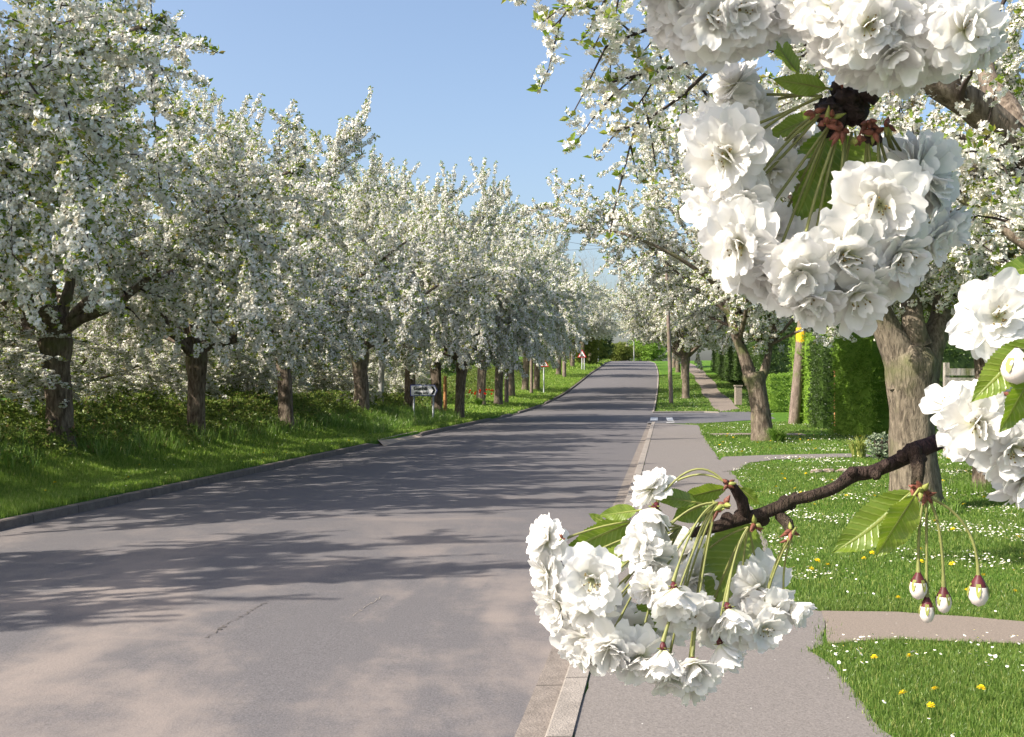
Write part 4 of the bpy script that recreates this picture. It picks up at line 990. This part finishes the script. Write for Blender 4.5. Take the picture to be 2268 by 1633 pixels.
def add_leaf(root, base, tip, wpx, Z, tipZ=None, tilt=.3, droop=.12, side=1, label=None, bend=.0):
    a_ = P(*base, Z) - root.location; b_ = P(*tip, tipZ or Z) - root.location; d = b_ - a_; L = d.length; t = d.normalized()
    W = wpx * Z / F; view = Vector((0, -1, 0)); view = (view - t * view.dot(t)).normalized(); s0 = t.cross(view)
    nrm = (view * math.cos(tilt) + s0 * math.sin(tilt) * side).normalized(); s_ = nrm.cross(t)
    V, A = [], []; nu, nv = 44, 10
    for i in range(nu + 1):
        u = i / nu; wd = W * .5 * (math.sin(math.pi * u ** .85) ** .85 if 0 < u < 1 else 0) * (1 - .25 * u) * 1.15
        if u > .85: wd *= 1 - .35 * (u - .85) / .15
        wd *= (1.0 + (.05 if i % 2 else -.05))
        sag = -droop * L * math.sin(math.pi * u * .5) ** 2 + bend * L * math.sin(math.pi * u)
        for j in range(nv + 1):
            v = -1 + 2 * j / nv
            wav = .018 * L * math.sin(u * 21 + v * 2) * abs(v) + .05 * W * abs(v)
            q = a_ + t * (L * u) + s_ * (v * wd) + nrm * (wav + .12 * wd * abs(v)) + Vector((0, 0, 1)) * sag
            V.append(tuple(q)); A.append((u + .001, v * .5, 0))
    k = nv + 1; mb = MB(); mb.add(V, [(i * k + j, i * k + j + 1, (i + 1) * k + j + 1, (i + 1) * k + j) for i in range(nu) for j in range(nv)], 0, A)
    o = mb.build("leaf", M_FLEAF, root, True)
    if label: o["label"] = label
    mr = MB(); pts = [a_ + t * (L * u) + Vector((0, 0, 1)) * (-droop * L * math.sin(math.pi * u * .5) ** 2 + bend * L * math.sin(math.pi * u)) - nrm * .0004 for u in [i / 12 for i in range(13)]]
    mr.tube([a_ - t * L * .12] + pts, [.0007] + [.0008 * (1 - .8 * i / 12) for i in range(13)], 6, 0, cap=False); r_ = mr.build("midrib", M_SEPAL, o, True)
    return o
def scales(root, px, py, Z, r, n, seed, name="bud_scales", spread=1.0):
    rg = random.Random(seed); mb = MB(); c = P(px, py, Z) - root.location
    for i in range(n):
        d = Vector((rg.gauss(0, 1), rg.gauss(0, .6) - .3, rg.gauss(0, .8) - .5)).normalized(); L = r * rg.uniform(.8, 1.7); a0 = c + d * r * .15 * spread
        cv = Vector((rg.gauss(0, .4), rg.gauss(0, .4), rg.gauss(0, .4))) * L
        mb.tube(bez(a0, a0 + d * L * .6 + cv * .2, a0 + d * L + cv * .5, 6), [r * .22, r * .34, r * .36, r * .3, r * .22, r * .12, r * .03], 7, 0 if rg.random() < .75 else 1, .15, seed + i)
    return mb.build(name, [M_SCALE, M_SEPAL], root, True)
q7 = lambda x, y: ((1600 + x / 2.041) * .9072, (y / 2.041) * .9072)
q8 = lambda x, y: ((1250 + x / 2.5125) * .9072, (1100 + y / 2.5125) * .9072)
# --- ring of blossom, upper right
ZA = .58
root = empty("blossom_cluster", P(*q7(960, 500), ZA), "big ring of white double cherry blossoms hanging on green stalks from a dark spur", "blossom cluster", "close clusters of white cherry blossom")
mb = MB(); rg = random.Random(3); c = P(*q7(960, 520), ZA) - root.location; pz = ZA / F
for i in range(26):
    q = Vector((rg.gauss(0, 46), rg.gauss(0, 20), rg.gauss(0, 40))) * (.4445 * pz * 1.15)
    mb.lump(c + q, rg.uniform(38, 62) * .4445 * pz, i, 0, .6, 10)
mb.tube([c, P(*q7(1050, 430), ZA + .01) - root.location, P(*q7(1130, 300), ZA + .02) - root.location, P(*q7(1200, -120), ZA + .06) - root.location], [.009, .007, .007, .007], 9, 0, .15)
mb.build("spur", M_SPUR, root, True)
for k, (x, y, r) in enumerate(((940, 385, 38), (790, 560, 40), (850, 610, 45), (930, 650, 45), (1010, 690, 45), (1090, 660, 42), (1150, 625, 40), (880, 590, 40), (1060, 610, 40))):
    scales(root, *q7(x, y), ZA - .012, r * .4445 * pz, 6, 60 + k, spread=.8)
NA = [P(*q7(x, y), ZA - .006) for x, y in ((830, 480), (830, 560), (870, 620), (920, 640), (950, 650), (980, 660), (1060, 660), (1110, 640), (1150, 630))]
A = [ # zoom px, diameter, facing, depth offset, style, node, bend, stamens
 (390, 400, 260, (-.4, .7, .4), .02, "full", 0, .15, 0), (450, 570, 270, (-.3, -.4, .7), .02, "full", 0, .1, 0), (250, 640, 320, (-.7, .4, .5), .0, "full", 0, .1, 0),
 (350, 780, 420, (-.35, -.25, .8), -.02, "full", 0, .1, 1), (600, 870, 320, (.1, -.6, .6), .015, "full", 1, .1, 0), (290, 1050, 350, (-.8, -.1, .5), .0, "full", 1, .08, 0),
 (430, 1030, 300, (-.2, -.5, .7), -.01, "full", 1, .08, 0), (410, 1230, 400, (-.5, -.3, .8), -.02, "full", 2, .05, 1), (600, 1150, 320, (-.1, .2, .8), .03, "full", 2, .05, 0),
 (560, 1390, 380, (-.4, -.6, .7), -.01, "full", 2, .03, 0), (730, 1380, 430, (-.1, -.6, .8), -.03, "full", 3, .03, 0), (770, 1490, 360, (-.1, -.7, .6), -.02, "full", 3, .03, 1),
 (960, 1290, 430, (0, -.5, .8), -.03, "full", 4, .0, 1), (1010, 1490, 380, (.1, -.7, .7), -.02, "full", 4, 0, 1), (1120, 1030, 400, (-.25, -.3, .8), -.03, "full", 7, .05, 1),
 (1350, 840, 430, (.5, .3, .7), .0, "full", 8, .2, 0), (1430, 960, 300, (.6, -.3, .6), .01, "full", 8, .15, 0), (1470, 1130, 280, (.8, -.1, .5), .01, "bell", 8, .2, 0),
 (1240, 1290, 400, (.3, -.5, .8), -.02, "full", 6, .03, 1), (1400, 1210, 270, (.6, -.3, .6), .0, "full", 7, .1, 0), (1130, 1400, 400, (.2, -.7, .7), -.01, "full", 6, .02, 0),
 (1230, 1130, 330, (.2, -.4, .8), -.01, "full", 7, .05, 0), (690, 690, 280, (0, -.3, .8), .05, "full", 1, 0, 0), (850, 1160, 300, (0, -.1, .9), .05, "full", 3, 0, 0), (880, 1320, 330, (0, .3, .8), .02, "full", 5, 0, 0), (1250, 780, 250, (.2, .2, .8), .04, "full", 8, .1, 0)]
for x, y, d, fc, dz, st, nd, bd, sm in A: add_flower(root, *q7(x, y), d * .4445, fc, ZA + dz, st, NA[nd], bd, sm, thick=.00085)
for (bx, by), (tx, ty), wd, dz, tl, sd in (((715, 370), (520, 108), 120, .02, .5, 1), ((850, 440), (582, 388), 105, -.005, .5, -1), ((820, 570), (540, 690), 110, .03, .4, 1), ((870, 650), (690, 1110), 270, .03, .3, -1), ((950, 680), (960, 1170), 330, .04, .25, 1), ((1000, 690), (1060, 1000), 200, .05, .4, 1)):
    add_leaf(root, q7(bx, by), q7(tx, ty), wd * .4445, ZA + dz, None, tl, .02, sd)
# --- two bunches hanging in from the top edge
ZB = .56
root = empty("blossom_cluster", P(*q7(300, -60), ZB), "shaded bunch of white blossoms at the top edge, left of the ring", "blossom cluster", "close clusters of white cherry blossom")
nodeB = P(*q7(330, -160), ZB + .01)
mb = MB(); mb.tube([nodeB - root.location + Vector((0, .01, 0)), nodeB - root.location + Vector((.02, .06, .05)), nodeB - root.location + Vector((.1, .2, .14))], [.005, .005, .006], 8, 0, .1); mb.build("twig", M_FTWIG, root, True)
for x, y, d, fc, dz, st in ((60, 60, 270, (-.7, .1, .6), 0, "full"), (70, 150, 230, (-.5, -.5, .6), .01, "full"), (160, 40, 330, (-.3, 0, .9), -.01, "full"), (170, 160, 320, (-.3, -.7, .6), 0, "full"), (300, 90, 380, (0, -.3, .9), -.02, "full"), (330, 190, 300, (0, -.8, .5), 0, "full"),
        (440, 60, 380, (.1, -.3, .9), -.02, "full"), (440, 190, 300, (.1, -.8, .5), 0, "full"), (560, 60, 340, (.3, -.3, .8), -.01, "full"), (640, 60, 260, (.5, -.4, .6), .01, "full"), (520, 160, 260, (.2, -.8, .6), .01, "full"), (230, -60, 380, (-.1, .3, .8), 0, "full"), (430, -80, 400, (0, .3, .8), 0, "full"), (60, -70, 340, (-.6, .4, .5), 0, "full"), (620, -70, 380, (.3, .4, .7), 0, "full"),
        (-300, -420, 400, (-.5, .4, .5), -.02, "full"), (-80, -460, 420, (-.2, .6, .4), -.02, "full"), (140, -420, 420, (0, .6, .4), -.02, "full"), (-150, -270, 400, (-.5, .2, .6), -.01, "full"), (100, -240, 400, (-.2, .2, .8), -.02, "full"), (-420, -300, 360, (-.7, .1, .5), -.02, "full"), (320, -330, 400, (.1, .5, .6), -.02, "full"), (-330, -230, 300, (-.6, -.3, .5), -.03, "full"), (380, -230, 380, (.2, .3, .7), 0, "full")):  # unseen flowers above the frame, added to cast shade on the bunch below
    add_flower(root, *q7(x, y), d * .4445, fc, ZB + dz, st, nodeB, -.1, x in (300, 440))
ZC = .53
root = empty("blossom_cluster", P(*q7(1200, -80), ZC), "wide heavy bunch of white blossoms at the top edge above the ring", "blossom cluster", "close clusters of white cherry blossom")
nodeC = P(*q7(1230, -190), ZC + .02)
mb = MB(); mb.tube([nodeC - root.location + Vector((0, .01, 0)), nodeC - root.location + Vector((.02, .06, .05)), nodeC - root.location + Vector((.1, .2, .14))], [.006, .006, .007], 8, 0, .1); mb.build("twig", M_FTWIG, root, True)
for x, y, d, fc, dz, st in ((720, 20, 280, (-.6, -.1, .7), .01, "full"), (850, 120, 340, (-.5, -.4, .7), 0, "full"), (880, 10, 340, (-.2, .1, .9), -.01, "full"), (920, 220, 320, (-.4, -.7, .6), .0, "full"), (1060, 130, 360, (-.1, -.3, .9), -.02, "full"), (1180, 100, 330, (0, -.3, .9), -.02, "full"), (1050, 290, 340, (-.2, -.8, .6), 0, "full"), (1130, 380, 270, (-.1, -.9, .4), .01, "full"),
        (1200, 280, 360, (0, -.6, .7), -.01, "full"), (1290, 60, 330, (.1, -.1, .9), -.02, "full"), (1270, 390, 270, (.1, -.9, .4), .01, "full"), (1350, 290, 340, (.1, -.7, .7), 0, "full"), (1430, 180, 320, (.2, -.4, .8), -.01, "full"), (1570, 150, 350, (.2, -.2, .9), -.03, "full"), (1500, 260, 300, (.3, -.8, .5), 0, "full"), (1660, 230, 280, (.6, -.6, .5), 0, "full"), (1620, 100, 280, (.6, .2, .6), 0, "full"),
        (950, -100, 380, (-.2, .3, .8), 0, "full"), (1150, -90, 380, (0, .3, .8), 0, "full"), (1400, -60, 380, (.1, .3, .8), 0, "full"), (1540, -20, 300, (.4, .3, .7), .01, "full"), (1430, 60, 300, (.2, 0, .9), 0, "full")):
    add_flower(root, *q7(x, y), d * .4445, fc, ZC + dz, st, nodeC, -.1, x in (1060, 1570))
# --- right edge spray
ZD = .55
root = empty("blossom_cluster", P(2290, 840, ZD), "spray of white blossoms, leaves and one round bud at the right edge", "blossom cluster", "close clusters of white cherry blossom")
nodeD = P(2255, 885, ZD + .01)
mb = MB(); mb.tube([nodeD - root.location + Vector((-.004, .004, -.004)), nodeD - root.location, nodeD - root.location + Vector((.02, .01, .012)), nodeD - root.location + Vector((.12, .04, .05))], [.004, .0055, .0045, .006], 9, 0, .12); mb.build("twig", M_FTWIG, root, True)
scales(root, 2245, 880, ZD, .005, 8, 88)
for x, y, d, fc, dz, st, sm in ((2214, 700, 178, (-.2, .1, 1), -.01, "full", 1), (2256, 742, 140, (.1, -.5, .8), .0, "full", 0), (2105, 895, 125, (-.5, .3, .8), -.01, "flat", 1), (2165, 945, 165, (-.3, -.2, .9), -.02, "full", 1), (2252, 1000, 170, (0, -.3, .9), -.02, "full", 1), (2278, 1072, 150, (.1, -.7, .7), -.01, "full", 0), (2210, 890, 90, (.3, .3, .7), .01, "bell", 0), (2235, 945, 150, (.2, -.2, .8), .01, "full", 0)):
    add_flower(root, x, y, d, fc, ZD + dz, st, nodeD, .1, sm)
add_leaf(root, (2290, 755), (2150, 888), 80, ZD - .045, None, .3, .02, 1); add_leaf(root, (2300, 810), (2212, 955), 85, ZD - .05, None, .35, .02, -1)
add_leaf(root, (2330, 585), (2200, 607), 60, ZD, None, .5, .02, 1); add_leaf(root, (2310, 600), (2240, 650), 60, ZD + .01, None, .5, .02, -1)
def bud(root, px, py, wpx, hpx, Z, node, rz=0, red=True):
    s = Z / F; W, H_ = wpx * s / 2, hpx * s; c = P(px, py, Z) - root.location
    mb = MB(); mb.lathe([(.001, H_ * .62), (W * .55, H_ * .42), (W * .86, H_ * .2), (W, -.02 * H_), (W * .93, -.2 * H_), (W * .62, -.4 * H_), (.0001, -.5 * H_)], 16, tuple(c), [0, 0, 1, 1, 1, 1] if red else [1] * 6)
    for k in range(5):
        an = rz + k * 1.257; q = lambda r, z, da: (c.x + r * math.cos(an + da), c.y + r * math.sin(an + da), c.z + z)
        V = [q(W * .74, H_ * .32, -.3), q(W * .74, H_ * .32, .3), q(W * 1.02, H_ * .12, .26), q(W * 1.07, -.06 * H_, .17), q(W * 1.05, -.15 * H_, 0), q(W * 1.07, -.06 * H_, -.17), q(W * 1.02, H_ * .12, -.26)]
        mb.add(V, [tuple(range(7))], 2)
    o = mb.build("bud", [M_CALYX, M_BUDWHITE, M_SEPAL], root, True)
    a_ = Vector(node) - root.location; b_ = c + Vector((0, 0, H_ * .58)); m2 = Vector((b_.x, (a_.y + b_.y) / 2, a_.z * .75 + b_.z * .25))
    st = MB(); pts = bez(a_, m2, b_); st.tube(pts, [.0008] * 11 + [.001, .0013], 7, 0, cap=False); s_ = st.build("stem", M_STEM, o, True)
bud(root, 2252, 816, 66, 72, ZD - .055, P(2275, 775, ZD - .05), 0, False)
# --- the twig with the big lower cluster
ZE = .60
root = empty("blossom_branch", P(2110, 965, ZE + .02), "dark knobbly twig ending in a big white blossom cluster, four buds hanging", "blossom branch")
bp = [(2240, 935, ZE + .05), (2180, 945, ZE + .04), (2115, 966, ZE + .03), (2065, 984, ZE + .02), (2020, 1003, ZE + .015), (2000, 1016, ZE + .015), (1960, 1034, ZE + .01), (1925, 1047, ZE + .01), (1890, 1052, ZE + .01), (1850, 1080, ZE + .005), (1800, 1098, ZE), (1755, 1108, ZE), (1735, 1119, ZE), (1690, 1137, ZE), (1640, 1150, ZE), (1590, 1166, ZE), (1530, 1182, ZE + .01)]
bpx = [18, 18, 18.5, 19, 21, 17, 15, 15, 17, 13, 12.5, 12.5, 15, 13.5, 14, 13, 10]
ctr = [P(*q) for q in bp]; fine, fr_ = [], []
for i in range(len(ctr) - 1):
    a0, b0, c0, d0 = ctr[max(i-1, 0)], ctr[i], ctr[i+1], ctr[min(i+2, len(ctr)-1)]
    for j in range(7):
        t = j / 7; fine.append(.5 * ((2*b0) + (c0-a0)*t + (2*a0-5*b0+4*c0-d0)*t*t + (3*b0-a0-3*c0+d0)*t**3) - root.location)
        k = bpx[i] + (bpx[i + 1] - bpx[i]) * t; fr_.append(k * ZE / F * (1 + .07 * mnoise.noise(Vector((i + t, 3, 1)) * 2.3)))
fine.append(ctr[-1] - root.location); fr_.append(bpx[-1] * ZE / F)
mb = MB(); mb.tube(fine, fr_, 14, 0, .03, 3)
for x, y, r in ((2022, 1002, 24), (2035, 1020, 20), (1888, 1045, 14), (1940, 1052, 14), (1738, 1112, 17), (1752, 1118, 14), (1645, 1142, 22), (1690, 1150, 18), (2000, 1010, 18), (1610, 1150, 18), (1960, 1030, 15), (1760, 1100, 12)):
    mb.lump(P(x, y, ZE + .003) - root.location, r * .85 * ZE / F, int(x), 0, .25, 10)
mb.tube([P(2030, 1015, ZE) - root.location, P(2034, 1045, ZE - .005) - root.location, P(2030, 1075, ZE - .008) - root.location], [17 * ZE / F, 14 * ZE / F, 12 * ZE / F], 10, 0, .2)
mb.tube([P(1725, 1140, ZE) - root.location, P(1745, 1160, ZE - .006) - root.location, P(1752, 1180, ZE - .01) - root.location], [12 * ZE / F, 13 * ZE / F, 10 * ZE / F], 10, 0, .2)
mb.tube([P(1650, 1140, ZE) - root.location, P(1643, 1108, ZE - .006) - root.location, P(1625, 1080, ZE - .01) - root.location, P(1606, 1067, ZE - .014) - root.location], [14 * ZE / F, 14 * ZE / F, 10 * ZE / F, 6 * ZE / F], 10, 0, .2)
mb.build("twig", M_FTWIG, root, True)
pe = ZE / F
for x, y, r, n_, sd in ((2040, 1085, 20, 10, 1), (2052, 1098, 14, 6, 2), (2024, 1080, 12, 5, 9), (1605, 1118, 18, 9, 3), (1612, 1072, 13, 7, 4), (1590, 1130, 13, 6, 5), (1672, 1160, 16, 8, 6), (1752, 1175, 14, 7, 7), (1745, 1195, 9, 5, 8), (1245, 1193, 7, 4, 10)):
    scales(root, x, y, ZE - .014, r * pe, n_, 100 + sd)
NE = {1: P(*q8(1300, 190), ZE - .014), 2: P(*q8(1260, 320), ZE - .014), 3: P(*q8(1450, 470), ZE - .014), 4: P(*q8(1745, 470), ZE - .018), 5: P(*q8(1040, 470), ZE)}
E = [(190, 540, 260, (-.8, .35, .4), .0, "full", 5, .25, 0), (190, 770, 270, (-.8, -.1, .5), .0, "full", 5, .15, 0), (490, 800, 400, (-.1, .05, 1), -.04, "open", 5, .1, 1), (270, 960, 300, (-.7, -.3, .6), .0, "full", 5, .1, 0), (460, 990, 320, (-.2, -.5, .8), -.02, "full", 5, .05, 0),
 (850, 215, 220, (-.6, .7, .4), .0, "full", 1, .45, 0), (860, 400, 300, (-.35, -.7, .5), -.01, "bell", 1, .5, 0), (780, 590, 250, (-.5, .1, .8), -.02, "full", 2, .25, 0), (860, 690, 280, (.0, -.6, .7), -.02, "full", 2, .2, 0),
 (830, 860, 250, (-.6, -.2, .7), -.03, "full", 2, .2, 0), (1000, 900, 310, (0, -.7, .6), -.04, "bell", 2, .2, 0), (1080, 1020, 330, (.2, -.6, .7), -.03, "full", 2, .15, 1), (1080, 660, 290, (0, -.1, .8), .03, "full", 2, .05, 0), (1120, 800, 280, (.2, -.3, .8), .02, "full", 3, .05, 0),
 (1340, 1020, 290, (.1, -.7, .6), -.03, "bell", 3, .15, 0), (1520, 870, 340, (-.1, -.5, .8), .0, "full", 3, .1, 0), (1740, 970, 240, (.7, -.5, .4), -.01, "bell", 4, .0, 0), (1590, 1010, 300, (.2, -.4, .8), -.01, "full", 4, .05, 0), (1560, 1110, 270, (.2, -.15, 1), -.02, "open", 4, .05, 1),
 (440, 1190, 330, (-.5, -.5, .7), -.01, "full", 5, .05, 0), (610, 1230, 350, (-.1, -.6, .7), -.03, "full", 5, .05, 0), (790, 1300, 320, (0, -.7, .7), -.03, "full", 5, .05, 0), (930, 1270, 270, (0, -.95, .3), -.04, "bell", 2, .0, 0), (1120, 1340, 280, (0, -.5, .8), -.04, "bell", 2, 0, 1), (1290, 1230, 250, (.25, -.9, .35), -.03, "bell", 3, .0, 0),
 (960, 1420, 290, (0, -.8, .6), -.01, "full", 2, 0, 0), (360, 1090, 300, (-.7, -.3, .6), .01, "full", 5, .05, 0), (1440, 1130, 260, (.1, -.4, .8), .0, "full", 3, 0, 0), (930, 1100, 280, (0, 0, .9), .03, "full", 2, 0, 0), (640, 620, 210, (-.2, .2, .8), .04, "full", 5, 0, 0), (1180, 560, 230, (.1, .2, .8), .05, "full", 2, 0, 0), (720, 1150, 320, (0, -.3, .9), .02, "full", 5, 0, 0), (400, 1260, 250, (-.5, -.6, .5), .0, "full", 5, 0, 0), (1100, 1460, 240, (.1, -.8, .5), .01, "full", 2, 0, 0), (1230, 1110, 260, (.1, -.3, .8), .01, "full", 3, 0, 0), (620, 1000, 260, (.2, -.3, .9), .03, "full", 5, 0, 0)]
for x, y, d, fc, dz, st, nd, bd, sm in E: add_flower(root, *q8(x, y), d * .40, fc, ZE + dz, st, NE[nd], bd, sm)
for (bx, by), (tx, ty), wd, dz, tl, sd in (((1130, 320), (832, 262), 120, .0, .5, 1), ((1310, 230), (985, 300), 130, .005, .4, -1), ((1240, 300), (985, 420), 180, .01, .3, 1), ((765, 370), (528, 396), 100, .0, .4, 1), ((735, 440), (305, 610), 190, .01, .3, -1), ((1470, 450), (1205, 945), 330, .015, .2, 1), ((1420, 460), (1100, 700), 200, .025, .4, -1), ((850, 920), (800, 1175), 170, .02, .3, 1), ((1400, 230), (1520, 330), 90, .01, .4, 1), ((560, 440), (470, 385), 50, .02, .3, 1), ((680, 560), (560, 760), 150, .03, .4, 1)):
    add_leaf(root, q8(bx, by), q8(tx, ty), wd * .3611, ZE + dz, None, tl, .02, sd)
add_leaf(root, (2018, 1088), (1842, 1226), 88, ZE - .012, None, .35, .0, 1, None, -.05); add_leaf(root, (2026, 1098), (1938, 1236), 82, ZE - .02, None, .25, .0, -1, None, .0)
for i, (x, y, w_, h_) in enumerate(((2034, 1301, 38, 56), (2053, 1354, 33, 54), (2090, 1332, 34, 54), (2167, 1312, 44, 64))):
    bud(root, x, y, w_, h_, ZE - .016, P((2048, 2052, 2056, 2062)[i], 1104, ZE - .014), i * .6)
